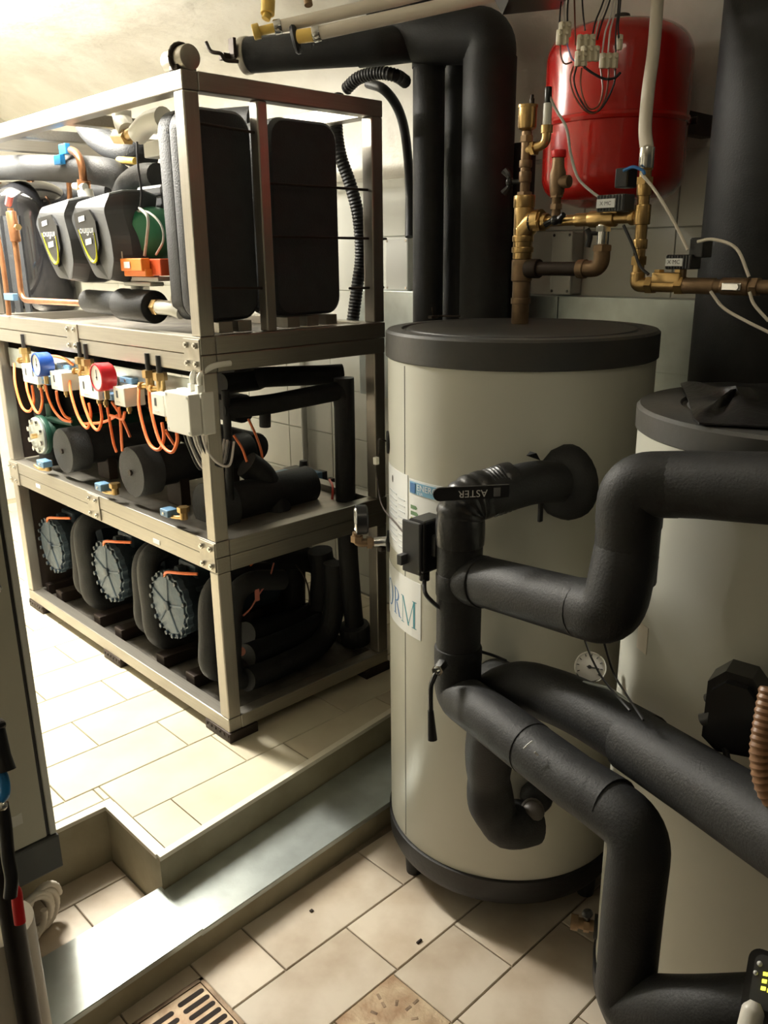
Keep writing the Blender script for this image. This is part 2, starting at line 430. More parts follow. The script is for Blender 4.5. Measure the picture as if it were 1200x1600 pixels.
# ================================================================ STEEL RACK
RW, RL, T = 0.74, 1.65, 0.05
rack = thing('steel_rack', 'tall stainless steel three-tier frame carrying the refrigeration machinery', 'rack', (0, 0, 0))
def upright(x, y, z0=0.0, z1=1.95, w=T, wy=None, m=steel_v):
    return build('upright', MB().box((x, y, z0), (x+w, y+(wy or T), z1), 0.004), m, rack)
for x, y in ((0, 0), (RW-T, 0), (RW-T, RL-T), (0, RL-T)):
    for z0, z1 in ((0.0505, 0.5665), (0.673, 1.1955), (1.302, 1.9495)): upright(x+0.0005, y+0.0005, z0, z1, 0.049, 0.049)
upright(0.243, 0.004, 1.302, 1.95, 0.036, 0.04)
upright(RW-T+0.002, 0.80, 1.302, 1.95, 0.045)
for z in (1.95, 1.249, 1.196, 0.62, 0.567, 0.0):
    two = z in (1.249, 0.62); h = 0.05 if z in (1.95, 0.0) else 0.0525
    # rails on the long sides butt against the short ones; double rails stop at the posts
    e = 0.0015 if two else 0.0
    build('rail', MB().box((-e, T*0.0+0.001, z), (T, RL-0.001, z+h-0.0008), 0.003), steel_h, rack)
    build('rail', MB().box((RW-T, T, z), (RW+e, RL-T, z+h-0.0008), 0.003), steel_h, rack)
    build('rail', MB().box((T, -e, z), (RW+e, T-0.001, z+h-0.0008), 0.003), steel_x, rack)
    build('rail', MB().box((T, RL-T, z), (RW-T, RL, z+h-0.0008), 0.003), steel_x, rack)
build('rail', MB().box((T, 0.80, 1.955), (RW-T, 0.85, 1.995), 0.004), steel_h, rack)
build('rail', MB().box((T, 1.25, 1.955), (RW-T, 1.30, 1.995), 0.004), steel_h, rack)
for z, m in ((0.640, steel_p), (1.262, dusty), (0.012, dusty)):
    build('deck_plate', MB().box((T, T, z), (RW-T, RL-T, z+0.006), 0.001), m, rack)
# joining plates with four bolts each
def plate(y0, z0, y1, z1, x=0.0):
    p = build('joining_plate', MB().box((x-0.005, y0, z0), (x, y1, z1), 0.0015), steel_p, rack)
    for u in (0.22, 0.78):
        for v in (0.2, 0.8):
            y, z = y0+(y1-y0)*u, z0+(z1-z0)*v
            build('bolt', MB().cyl6((x-0.005, y, z), (x-0.012, y, z), 0.0095).cyl((x-0.012, y, z), (x-0.016, y, z), 0.005, 8), bolt_m, p)
plate(0.005, 1.205, 0.092, 1.294); plate(0.005, 0.572, 0.092, 0.668)
plate(0.800, 1.205, 0.890, 1.300); plate(0.785, 0.572, 0.880, 0.668); plate(1.56, 0.565, 1.655, 0.665)
# small white tags on the rails
for y, z in ((0.375, 0.588), (1.36, 0.60)):
    build('rail_tag', MB().box((-0.0015, y-0.022, z-0.008), (0, y+0.022, z+0.008), 0.0005), paper, rack)
# feet of black ribbed rubber
for k, (x, y, lx, ly) in enumerate(((-0.004, -0.006, 0.115, 0.15), (-0.004, 0.76, 0.10, 0.14), (-0.004, 1.50, 0.10, 0.15), (RW-0.12, -0.006, 0.125, 0.15), (RW-0.12, 1.50, 0.12, 0.15))):
    f = MB().box((x, y, ZP), (x+lx, y+ly, 0.0), 0.002)
    for i in range(6):
        f.cyl((x, y+0.012+i*(ly-0.024)/5, ZP+0.024), (x-0.003, y+0.012+i*(ly-0.024)/5, ZP+0.024), 0.006, 8)
    build('rubber_foot', f, iron, rack)
# tie rods across the short side
for (x0, z0, x1, z1) in ((0.052, 1.874, 0.245, 1.866), (0.05, 1.436, 0.245, 1.430), (0.279, 1.731, 0.69, 1.729), (0.279, 1.580, 0.775, 1.576), (0.60, 1.418, 0.76, 1.416)):
    build('tie_rod', MB().cyl((x0, 0.024, z0), (x1, 0.024, z1), 0.0042, 8), iron, rack)
# flat support straps behind, between mid post and right post
for z in (1.69, 1.54): build('support_bar', MB().box((0.55, 0.30, z), (0.70, 0.305, z+0.05), 0.001), steel_h, rack)
build('support_bar', MB().box((0.20, 0.32, 1.83), (0.34, 0.33, 1.90), 0.001), steel_h, rack)
# angle feet that hold the two exchangers
for x in (0.10, 0.17, 0.36, 0.44, 0.52): build('angle_foot', MB().box((x, 0.055, 1.302), (x+0.05, 0.20, 1.335), 0.002), steel_p, rack)
build('pipe_saddle', MB().torus((0.03, 0.04, 2.03), (0, 1, 0), 0.036, 0.007, 18, 8).box((0.0, 0.02, 2.0), (0.06, 0.06, 2.012), 0.001), iron, rack)
build('pipe_end', MB().cyl((0.03, -0.002, 2.03), (0.03, 0.10, 2.03), 0.032, 24, bev=0.004), steel_p, rack)

# ---------------------------------------------------------------- plate heat exchangers in black jackets
def rr_poly(w, h, r, k=6, bl=None):
    out = []
    for cx, cy, a0 in ((w-r, r, -90), (w-r, h-r, 0), (r, h-r, 90), (r, r, 180)):
        for i in range(k+1):
            a = math.radians(a0+90*i/k); out.append((cx+r*math.cos(a), cy+r*math.sin(a)))
    return out
def exchanger(x0, x1, y0, y1, z0, z1, r, label):
    t = thing('plate_heat_exchanger', label, 'heat exchanger', ((x0+x1)/2, (y0+y1)/2, z0), 'jacketed plate heat exchangers')
    d = y1-y0; p = rr_poly(x1-x0, z1-z0, r)
    # front and rear half shells with a seam between them
    def shell(ya, yb, ins_a, ins_b):
        mb = MB(); n = len(p); vs = []
        cx, cz = (x1-x0)/2, (z1-z0)/2
        for y, s in ((ya, ins_a), (ya+0.012, 0), (yb-0.012, 0), (yb, ins_b)):
            for q in p: vs.append((x0+cx+(q[0]-cx)*(1-s), y, z0+cz+(q[1]-cz)*(1-s*0.4)))
        fs = [[k*n+i, k*n+(i+1) % n, (k+1)*n+(i+1) % n, (k+1)*n+i] for k in range(3) for i in range(n)]
        return mb.add(vs, fs, True).add(vs[:n], [list(range(n))]).add(vs[-n:], [list(range(n))])
    build('front_jacket', shell(y0, y0+d*0.5-0.002, 0.08, 0.02), foam_g, t)
    build('rear_jacket', shell(y0+d*0.5+0.002, y1, 0.02, 0.08), foam_g, t)
    for zz in (z0+0.06, z1-0.06):
        build('port', MB().cyl((x0+(x1-x0)*0.3, y1-0.01, zz), (x0+(x1-x0)*0.3, y1+0.07, zz), 0.028, 18, bev=0.003), white_pl, t)
    return t
exchanger(0.025, 0.262, 0.062, 0.20, 1.338, 1.925, 0.06, 'black jacketed plate heat exchanger behind the front corner post of the rack')
exchanger(0.322, 0.60, 0.062, 0.22, 1.338, 1.925, 0.055, 'black jacketed plate heat exchanger between mid post and right post of the rack')

# ---------------------------------------------------------------- circulator pumps
def rounded(P, r, k=3):
    n = len(P); out = []
    for i in range(n):
        a, b, c = P[i-1], P[i], P[(i+1) % n]
        u, v = a-b, c-b; t = min(r, u.length*0.4, v.length*0.4); p0, p1 = b+u.normalized()*t, b+v.normalized()*t
        for j in range(k+1): s = j/k; out.append(p0*(1-s)**2+b*2*s*(1-s)+p1*s*s)
    return out
def pump():
    fr = [Vector(p) for p in ((-0.030, 0.691, 1.648), (-0.012, 0.673, 1.699), (-0.012, 0.437, 1.717), (-0.030, 0.458, 1.669), (-0.030, 0.427, 1.584), (-0.028, 0.425, 1.517), (-0.020, 0.471, 1.456), (-0.020, 0.577, 1.463), (-0.028, 0.611, 1.518))]
    fr = rounded(fr, 0.018); c = sum(fr, Vector())/len(fr)
    t = thing('circulator_pump', 'dark grey electronic circulator pump beside the green motor, nearer the corner post', 'pump', (0.06, c.y, c.z-0.13), 'circulator pumps')
    mb = MB(); n = len(fr); vs = list(fr)
    for x, sy, sz in ((0.03, 1.14, 1.08), (0.10, 1.16, 1.10), (0.15, 1.0, 1.0)):
        for q in fr: vs.append(Vector((x, c.y+(q.y-c.y)*sy, c.z+(q.z-c.z)*sz)))
    fs = [list(range(n))]+[[k*n+i, k*n+(i+1) % n, (k+1)*n+(i+1) % n, (k+1)*n+i] for k in range(3) for i in range(n)]+[list(range(3*n, 4*n))]
    build('housing', mb.add(vs, fs), plastic_dg, t)
    # display panel: dark shield with lime arc, print upside down
    O = Vector((-0.034, 0.591, 1.601)); U = Vector((0, -1.5, 0)); V = Vector((0, 0, 1.12))
    sh = [(-0.045, 0.055), (0.028, 0.062), (0.052, 0.03), (0.058, -0.035), (0.035, -0.09), (0.012, -0.088), (-0.02, -0.04), (-0.042, 0.02)]
    pn = build('display_panel', MB().prism(sh, O, U, V, (0.006, 0, 0)), plastic_k, t)
    arc = smooth([O+U*a+V*b+Vector((-0.001, 0, 0)) for a, b in ((-0.030, 0.010), (-0.006, -0.045), (0.020, -0.078), (0.040, -0.075), (0.046, -0.045), (0.043, 0.0))], 6)
    build('lime_arc', MB().tube(arc, 0.003, 6, rf=lambda s: 0.0012+0.0034*math.sin(math.pi*s)**2), yellow, pn)
    build('print', put_text(MB(), 'infino', 0.03, O+U*0.008+V*0.013-Vector((0.0012, 0, 0)), -U, -V), silver_ink, pn)
    build('print', MB().prism([(-0.022, 0.03), (0.006, 0.034), (0.006, 0.048), (-0.022, 0.044)], O-Vector((0.002, 0, 0)), U, V, (0.001, 0, 0)), paper, pn)
    build('print', MB().prism([(0.0, -0.034), (0.028, -0.03), (0.028, -0.014), (0.0, -0.018)], O-Vector((0.002, 0, 0)), U, V, (0.001, 0, 0)), silver_ink, pn)
    return t, c
p1, pc = pump()
gm = Vector((0.100, 0.425, 1.594))
build('motor', MB().lathe([(0, 0), (0.05, 0.004), (0.078, 0.03), (0.086, 0.07), (0.086, 0.13), (0.075, 0.17), (0, 0.17)], gm+Vector((-0.03, -0.03, 0.0)), (0.75, 0.65, 0.0), 30), green_p, p1)
p2 = dup(p1, (0, 0.288, -0.004), 'dark grey electronic circulator pump in front of the black domed tank')
# yellow-lime capped motor cable and sensor sheath around the green motor
c = MB().tube(smooth([(0.080, 0.454, 1.665), (0.050, 0.324, 1.655), (0.050, 0.258, 1.619), (0.050, 0.250, 1.573), (0.050, 0.300, 1.531)], 6), 0.0035, 8)
c.tube(smooth([(0.050, 0.377, 1.670), (0.040, 0.313, 1.639), (0.040, 0.333, 1.575), (0.040, 0.354, 1.528)], 6), 0.005, 8)
solo('motor_cable', c, grey_pl, 'grey sheathed cables looping over the green pump motor', 'cable')
# orange damper actuator
t = thing('valve_actuator', 'orange valve actuator box beside the grey jacket of the front heat exchanger', 'actuator', (0.050, 0.389, 1.459))
build('body', MB().box((0.000, 0.284, 1.467), (0.030, 0.422, 1.490), 0.003).box((-0.010, 0.287, 1.483), (0.020, 0.421, 1.521), 0.003), orange_b, t)
build('rear_cover', MB().box((0.022, 0.231, 1.469), (0.122, 0.445, 1.519), 0.003), orange_r, t)
build('label_plate', MB().box((-0.012, 0.357, 1.492), (-0.010, 0.394, 1.511)), paper, t)
build('bracket', MB().box((0.030, 0.267, 1.452), (0.090, 0.433, 1.465), 0.002), grey_pl, t)
build('tag_plate', MB().box((-0.004, 0.416, 1.521), (-0.001, 0.445, 1.542)), cream_pl, t)
solo('motorised_valve', MB().box((0.030, 0.317, 1.436), (0.080, 0.492, 1.449), 0.004).cyl((0.060, 0.453, 1.457), (0.060, 0.460, 1.424), 0.02, 14), grey_pl, 'grey valve body under the orange actuator', 'valve')
solo('warning_tag', MB().box((0.100, 0.946, 1.486), (0.102, 0.982, 1.532)), cream_pl, 'small cream warning sticker on the black tank between the two pumps', 'sticker')
# insulated branch below
t = thing('insulated_pipe_sleeve', 'black insulated horizontal pipe with a wide sleeve below the orange actuator', 'pipe', (0.060, 0.539, 1.333))
build('sleeve', MB().cyl((0.060, 0.832, 1.377), (0.060, 0.530, 1.373), 0.040, 22, bev=0.015), foam_g, t)
build('wide_sleeve', MB().cyl((0.050, 0.546, 1.375), (0.050, 0.332, 1.372), 0.052, 26, bev=0.006), foam, t)
build('hex_nut', MB().cyl6((0.040, 0.314, 1.375), (0.040, 0.290, 1.374), 0.026), brass, t)
build('white_stub', MB().tube(smooth([(0.040, 0.290, 1.374), (0.040, 0.218, 1.373), (0.050, 0.177, 1.362)], 5), 0.022, 16), white_pl, t)

# ---------------------------------------------------------------- black domed tanks
def dome_tank(c, r, h, label):
    t = thing('pressure_vessel', label, 'tank', c, 'black domed tanks')
    pf_ = [(0, 0.0), (r*0.7, 0.0), (r, 0.06), (r, h-r*0.62)]+[(r*math.cos(a), h-r*0.62+r*0.62*math.sin(a)) for a in [math.pi/2*i/8 for i in range(1, 9)]]
    build('shell', MB().lathe(pf_, c, (0, 0, 1), 36), gloss_k, t)
    tp = Vector(c)+Vector((0, 0, h))
    build('top_fitting', MB().cyl(tp-Vector((0, 0, 0.004)), tp+Vector((0, 0, 0.022)), 0.007, 10).cyl6(tp+Vector((0, 0, 0.02)), tp+Vector((0, 0, 0.045)), 0.018), copper, t)
    return t
b = Vector((0.300, 1.769, 1.536)); dome_tank((0.30, b.y, 1.27), 0.165, 1.856-1.27, 'glossy black domed tank standing behind the farther circulator pump')
dome_tank((0.32, b.y+0.42, 1.27), 0.16, 1.856-1.25, 'glossy black domed tank at the left edge, behind the first domed tank')
# ribs moulded on the first tank (vertical jacket panels)
j = MB()
for k, (a, w_) in enumerate(((188, 15), (206, 13), (222, 11))):
    a0, a1 = math.radians(a-w_/2), math.radians(a+w_/2); R0 = 0.164; R1 = 0.176
    vs = []
    for z in (1.30, 1.70):
        for q, R_ in ((a0, R0), (a0+0.03, R1), (a1-0.03, R1), (a1, R0)): vs.append((0.30+R_*math.cos(q), b.y+R_*math.sin(q), z))
    j.add(vs, [[0, 1, 5, 4], [1, 2, 6, 5], [2, 3, 7, 6], [0, 3, 2, 1], [4, 5, 6, 7]])
solo('tank_jacket', j, foam_g, 'ribbed dark grey jacket panels wrapped on the nearer domed tank', 'jacket')
# copper pipework at the left
t = thing('copper_pipe', 'copper riser with a pink capped charging valve in front of the domed tank', 'pipe', (0.060, 1.387, 1.361))
build('riser', MB().tube(fillet([(0.030, 1.341, 1.712), (0.030, 1.336, 1.547), (0.030, 1.348, 1.366), (0.050, 0.818, 1.369)], 0.05), 0.0115, 12), copper, t)
build('valve_cap', MB().cyl((0.030, 1.355, 1.725), (0.030, 1.324, 1.758), 0.013, 12), mat('pink_cap', (0.55, 0.16, 0.16), 0.4), t)
build('filter_body', MB().cyl((0.030, 1.339, 1.701), (0.030, 1.329, 1.587), 0.020, 14, bev=0.006), copper, t)
build('nut', MB().cyl6((0.020, 1.278, 1.640), (0.010, 1.234, 1.639), 0.012), brass, t)
solo('copper_pipe', MB().tube(smooth([(0.000, 1.439, 1.656), (0.000, 1.414, 1.511), (0.000, 1.416, 1.363), (0.000, 1.423, 1.307)], 5), 0.010, 10), copper, 'thin copper riser at the left edge next to the blue clip', 'pipe')
solo('pipe_clip', MB().box((-0.010, 1.330, 1.366), (0.010, 1.425, 1.393), 0.002), blue_pl, 'blue clip on the thin copper riser at the left edge', 'clip')
solo('copper_pipe', MB().tube(smooth([(0.200, 1.161, 1.921), (0.160, 0.996, 1.886), (0.150, 0.947, 1.835), (0.150, 0.947, 1.775), (0.150, 0.958, 1.732)], 6), 0.014, 12).cyl((0.150, 0.942, 1.792), (0.150, 0.951, 1.757), 0.024, 12), copper, 'curved copper pipe dropping between the two circulator pumps', 'pipe')
solo('drain_cock', MB().cyl((0.140, 0.998, 1.775), (0.140, 0.917, 1.768), 0.013, 12).cyl((0.150, 0.941, 1.757), (0.150, 0.934, 1.726), 0.028, 14), white_pl, 'white valve on top of the nearer pump, under the copper bend', 'valve')
solo('copper_pipe', MB().tube([(0.350, 1.502, 1.898), (0.350, 1.499, 1.818), (0.350, 1.515, 1.717)], 0.011, 10), copper, 'short vertical copper pipe behind the domed tank', 'pipe')
solo('pipe_clip', MB().box((0.160, 1.085, 1.894), (0.180, 1.141, 1.930), 0.002).box((0.150, 1.116, 1.861), (0.170, 1.173, 1.894), 0.002), blue_b, 'pair of light blue clips on the grey pipe above the domed tank', 'clip')
# insulated pipes inside the top tier
P = lambda pts, r, k=7: MB().tube(smooth(pts, k), r, 18)
solo('insulated_pipe', P([(0.220, 2.354, 1.933), (0.220, 1.741, 1.898), (0.220, 1.246, 1.857), (0.220, 0.932, 1.825), (0.240, 0.842, 1.794), (0.260, 0.834, 1.740)], 0.050), foam_g, 'long grey insulated pipe running above the black domed tanks', 'pipe')
solo('insulated_pipe', P([(0.300, 1.204, 2.077), (0.300, 1.159, 2.000), (0.300, 1.028, 1.932), (0.320, 0.892, 1.893), (0.400, 0.874, 1.881)], 0.048), foam_g, 'grey insulated bend passing under the top rail of the rack', 'pipe')
solo('insulated_pipe', P([(0.240, 0.865, 1.686), (0.220, 0.773, 1.757), (0.220, 0.666, 1.789), (0.220, 0.546, 1.785)], 0.040), foam_g, 'grey insulated elbow above the green pump motor', 'pipe')
solo('insulated_pipe', P([(0.500, 2.829, 1.874), (0.500, 2.095, 1.832), (0.500, 1.390, 1.792)], 0.05), foam, 'black insulated pipe in the shade behind the domed tank', 'pipe')
t = thing('white_valve', 'white and brass valve assembly beside the top of the front heat exchanger', 'valve', (0.100, 0.482, 1.876))
build('body', MB().tube(smooth([(0.120, 0.562, 1.976), (0.120, 0.561, 1.942), (0.100, 0.497, 1.902)], 5), 0.030, 16), white_pl, t)
build('brass_nut', MB().cyl6((0.100, 0.571, 1.896), (0.090, 0.482, 1.886), 0.024).cyl((0.090, 0.489, 1.891), (0.090, 0.389, 1.902), 0.017, 14), brass, t)
build('outlet', MB().tube(smooth([(0.090, 0.420, 1.887), (0.090, 0.349, 1.912), (0.090, 0.258, 1.916)], 5), 0.032, 16), white_pl, t)
solo('thermometer_sleeve', MB().tube([(0.260, 0.875, 1.862), (0.220, 0.683, 1.840)], 0.012, 12), yel_i, 'yellow sleeved brass fitting beneath the grey insulated bend', 'fitting')
solo('sensor_cable', MB().tube(smooth([(0.060, 0.374, 1.859), (0.050, 0.362, 1.789), (0.050, 0.356, 1.715), (0.050, 0.373, 1.668)], 6), 0.0038, 8), blk_w, 'black sensor cable hanging from the white valve to the green motor', 'cable')
solo('junction_box', MB().box((0.130, 0.362, 1.825), (0.180, 0.464, 1.873), 0.004), white_pl, 'white junction box beside the grey jacket, under the white valve', 'box')
solo('control_module', MB().box((0.160, 0.425, 1.714), (0.220, 0.590, 1.749), 0.01).box((0.170, 0.444, 1.637), (0.230, 0.597, 1.718), 0.006).box((0.168, 0.449, 1.681), (0.172, 0.497, 1.689)).box((0.168, 0.441, 1.657), (0.172, 0.489, 1.665)), plastic_dg, 'dark grey control module behind the green pump motor', 'module')
# pipes and hoses in the rear of the right bay
def corr(pts, r, k=10, n=12, pitch=0.012):
    q = smooth(pts, k); L = sum((q[i+1]-q[i]).length for i in range(len(q)-1)); m_ = int(L/pitch*2)
    # resample
    out = []; acc = [0]
    for i in range(len(q)-1): acc.append(acc[-1]+(q[i+1]-q[i]).length)
    i = 0
    for s in range(m_+1):
        d = L*s/m_
        while i < len(q)-2 and acc[i+1] < d: i += 1
        u = (d-acc[i])/max(acc[i+1]-acc[i], 1e-9); out.append(q[i].lerp(q[i+1], min(u, 1)))
    return MB().tube(out, r, n, rf=lambda s: r*(1.0 if int(round(s*m_)) % 2 else 0.88))
solo('corrugated_hose', corr([(0.820, 0.300, 2.060), (0.784, 0.280, 1.972), (0.772, 0.250, 1.865), (0.793, 0.220, 1.759), (0.809, 0.200, 1.652), (0.818, 0.200, 1.521), (0.796, 0.200, 1.410), (0.767, 0.200, 1.274)], 0.024), rubber, 'black corrugated hose hanging behind the right post of the rack', 'hose')
solo('corrugated_hose', corr([(0.817, 0.262, 2.075), (0.819, 0.199, 2.102), (0.832, 0.116, 2.108), (0.857, 0.057, 2.095), (0.933, 0.083, 2.088)], 0.022), rubber, 'black corrugated hose arching from the rack top to the upright pipes', 'hose')
solo('black_cable', MB().tube(smooth([(0.915, 0.253, 2.105), (0.912, 0.169, 2.073), (0.972, 0.160, 2.017), (1.009, 0.159, 1.927), (1.059, 0.188, 1.769), (1.019, 0.150, 1.587)], 6), 0.017, 10), rubber, 'thick black cable curving down behind the upright pipes', 'cable')
solo('insulated_elbow', P([(0.500, 0.757, 1.976), (0.500, 0.630, 1.973), (0.550, 0.430, 1.967)], 0.05), foam, 'black insulated pipe behind the front heat exchanger', 'pipe')
# ================================================================ MIDDLE TIER
# insulated liquid receivers, axis along x
def receiver(u, v, x, label, body=foam, length=0.5):
    c = Vector((x, *U2(u, v, x))); t = thing('liquid_receiver', label, 'receiver', c-Vector((0, 0, 0.09)), 'insulated receivers on the middle deck')
    build('end_cap', MB().lathe([(0, 0), (0.088, 0.0), (0.0905, 0.004), (0.0905, 0.085), (0.078, 0.092), (0, 0.092)], c, (1, 0, 0), 40), foam_g, t)
    build('body', MB().cyl(c+Vector((0.088, 0, 0)), c+Vector((length, 0, 0)), 0.070, 32, bev=0.01), body, t)
    build('plug', MB().cyl6(c-Vector((0.008, 0, 0)), c+Vector((0.004, 0, 0)), 0.011), iron, t)
    for dx in (0.18, 0.40):
        build('cradle', MB().box((c.x+dx-0.02, c.y-0.05, 0.646), (c.x+dx+0.02, c.y+0.05, c.z-0.045), 0.003), iron, t)
    return t
_u2 = {(98, 705, 0.02): (1.112, 0.788), (205, 738, 0.02): (0.549, 0.799), (322, 795, 0.14): (0.270, 0.697), (62,680,0.05): (1.401, 0.807)}
def U2(u, v, x): return _u2[(u, v, x)]
receiver(98, 705, 0.02, 'black foam wrapped receiver cylinder beside the green flanged one')
receiver(205, 738, 0.02, 'black foam wrapped receiver cylinder in the middle of the row, below the orange loops')
receiver(322, 795, 0.14, 'black foam wrapped receiver cylinder partly hidden by the corner post', length=0.46)
c = Vector((0.05, *U2(62, 680, 0.05)))
t = thing('flanged_vessel', 'dark green filter vessel with pale bolted end flange, middle tier left', 'vessel', c-Vector((0, 0, 0.085)))
build('body', MB().cyl(c+Vector((0.02, 0, 0)), c+Vector((0.5, 0, 0)), 0.060, 28, bev=0.01), green_d, t)
build('flange', MB().cyl(c+Vector((0.0, 0, 0)), c+Vector((0.022, 0, 0)), 0.083, 32, bev=0.003), green_d, t)
fg = build('end_plate', MB().cyl(c-Vector((0.014, 0, 0)), c, 0.078, 32, bev=0.003), galv, t)
for k in range(8):
    a = 2*math.pi*(k+.5)/8; q = c+Vector((-0.014, 0.061*math.cos(a), 0.061*math.sin(a)))
    build('bolt', MB().cyl6(q, q-Vector((0.012, 0, 0)), 0.011), bolt_m, fg)
build('brass_plug', MB().cyl6(c-Vector((0.014, 0, 0)), c-Vector((0.035, 0, 0)), 0.011), brass, fg)
build('branch', MB().cyl(c+Vector((0.06, 0.0, 0.05)), c+Vector((0.06, 0, 0.13)), 0.020, 16).tube([c+Vector((0.05, 0.02, 0.062)), c+Vector((0.06, -0.22, 0.072))], 0.014, 12), green_d, t)
# mounting strip behind the switches
solo('mounting_rail', MB().box((0.035, 0.06, 1.085), (0.04, 1.58, 1.165), 0.001), galv, 'grey mounting strip behind the white pressure switches', 'rail')
# pressure switches
def switch(u0, v0, u1, v1, n, label, xf=-0.045):
    a, b = BXf(u0, v0, u1, v1, xf, 0.075)
    t = thing('pressure_switch', label, 'switch', ((a[0]+b[0])/2, (a[1]+b[1])/2, a[2]), 'white pressure switches')
    build('housing', MB().box(a, b, 0.003), white_pl, t)
    w = (b[1]-a[1])
    for k in range(n):
        yc = b[1]-w*(0.25+0.48*k) if n == 2 else b[1]-w*0.33
        build('scale_window', MB().box((xf-0.001, yc-0.006, a[2]+(b[2]-a[2])*0.42), (xf+0.002, yc+0.006, a[2]+(b[2]-a[2])*0.80), 0.001), plastic_dg, t)
    build('print', MB().box((xf-0.0008, b[1]-w*0.55, a[2]+0.012), (xf+0.001, b[1]-w*0.2, a[2]+0.015)), silver_ink, t)
    for k in range(n):
        yc = b[1]-w*(0.55+0.35*k)
        build('pressure_port', MB().cyl((xf+0.03, yc, a[2]), (xf+0.03, yc, a[2]-0.028), 0.006, 8).cyl6((xf+0.03, yc, a[2]-0.008), (xf+0.03, yc, a[2]-0.02), 0.009), brass, t)
    return t
def BXf(u0, v0, u1, v1, x, d): return _bx[(u0, v0, u1, v1)]
_bx = {(33, 568, 60, 602): ((-0.045, 1.105, 1.059), (0.030, 1.247, 1.130)), (77, 579, 99, 612): ((-0.045, 0.883, 1.057), (0.030, 0.985, 1.125)), (122, 588, 155, 626): ((-0.045, 0.600, 1.056), (0.030, 0.744, 1.126)), (176, 603, 196, 637): ((-0.045, 0.414, 1.054), (0.030, 0.489, 1.117)), (235, 613, 258, 652): ((-0.045, 0.163, 1.054), (0.030, 0.240, 1.122))}
switch(33, 568, 60, 602, 2, 'white two-window pressure switch next to the blue gauge')
switch(77, 579, 99, 612, 1, 'white single-window pressure switch between the two round gauges')
switch(122, 588, 155, 626, 2, 'white two-window pressure switch next to the red gauge')
switch(176, 603, 196, 637, 1, 'white single-window pressure switch right of the red gauge')
switch(235, 613, 258, 652, 1, 'white pressure switch tucked against the large junction box')
# junction box
t = thing('junction_box', 'large white junction box at the corner post with grey cables below', 'junction box', (-0.020, 0.148, 0.990))
a, b = ((-0.055, 0.002, 1.016), (0.030, 0.138, 1.140))
build('lid', MB().box(a, (a[0]+0.04, b[1], b[2]), 0.004), white_pl, t)
build('base', MB().box((a[0]+0.042, a[1]-0.004, a[2]-0.002), (b[0], b[1]+0.004, b[2]+0.002), 0.004), white_pl, t)
for y in (a[1]+0.01, b[1]-0.01):
    for z in (a[2]+0.01, b[2]-0.01): build('screw', MB().cyl((a[0]-0.001, y, z), (a[0]+0.003, y, z), 0.004, 8), grey_pl, t)
for k, y in enumerate((a[1]+0.02, a[1]+0.06)):
    gl = build('cable_gland', MB().cyl6((-0.0, y, b[2]), (-0.0, y, b[2]+0.022), 0.016).tube(smooth([(0, y, b[2]+0.02), (0.0, y-0.005, b[2]+0.05), (0.03, y-0.025, b[2]+0.075), (0.09, y-0.03, b[2]+0.08)], 5), 0.009, 10), white_pl, t)
for k in range(7):
    y = a[1]+0.012+k*0.018; zz = a[2]
    build('cable', MB().tube(smooth([(-0.01, y, zz), (0.0, y-0.004, zz-0.05), (0.02, y-0.03, zz-0.09-0.006*k), (0.06, y-0.03, zz-0.10), (0.10, y, zz-0.04)], 5), 0.0038, 7), [white_w, blk_w, white_w, white_w, blk_w, white_w, blk_w][k], t)
# round gauges, face towards -x
def gauge(c, r, m, label):
    c = Vector(c); t = thing('pressure_gauge', label, 'gauge', c-Vector((0, 0, r)), 'round pressure gauges')
    build('case', MB().lathe([(0, 0.052), (r*0.9, 0.052), (r, 0.045), (r*1.03, 0.006), (r*1.0, -0.002), (r*0.9, -0.004), (r*0.88, 0.004)], c, (1, 0, 0), 32), m, t)
    d = build('dial', MB().cyl(c+Vector((0.001, 0, 0)), c+Vector((0.004, 0, 0)), r*0.89, 28), dial, t)
    build('pointer', MB().box(c+Vector((-0.001, -0.0012, -r*0.2)), c+Vector((0.0, 0.0012, r*0.55))).cyl(c+Vector((-0.002, 0, 0)), c+Vector((0.001, 0, 0)), 0.003, 8), ink, d)
    build('stem', MB().cyl6(c+Vector((0.03, 0, -r-0.03)), c+Vector((0.03, 0, -r+0.005)), 0.009), brass, t)
    return t
gauge((-0.075, 1.022, 1.146), 0.044, blue_g, 'round pressure gauge with a dark blue rubber rim')
gauge((-0.075, 0.536, 1.144), 0.046, red_g, 'round pressure gauge with a red rubber rim')
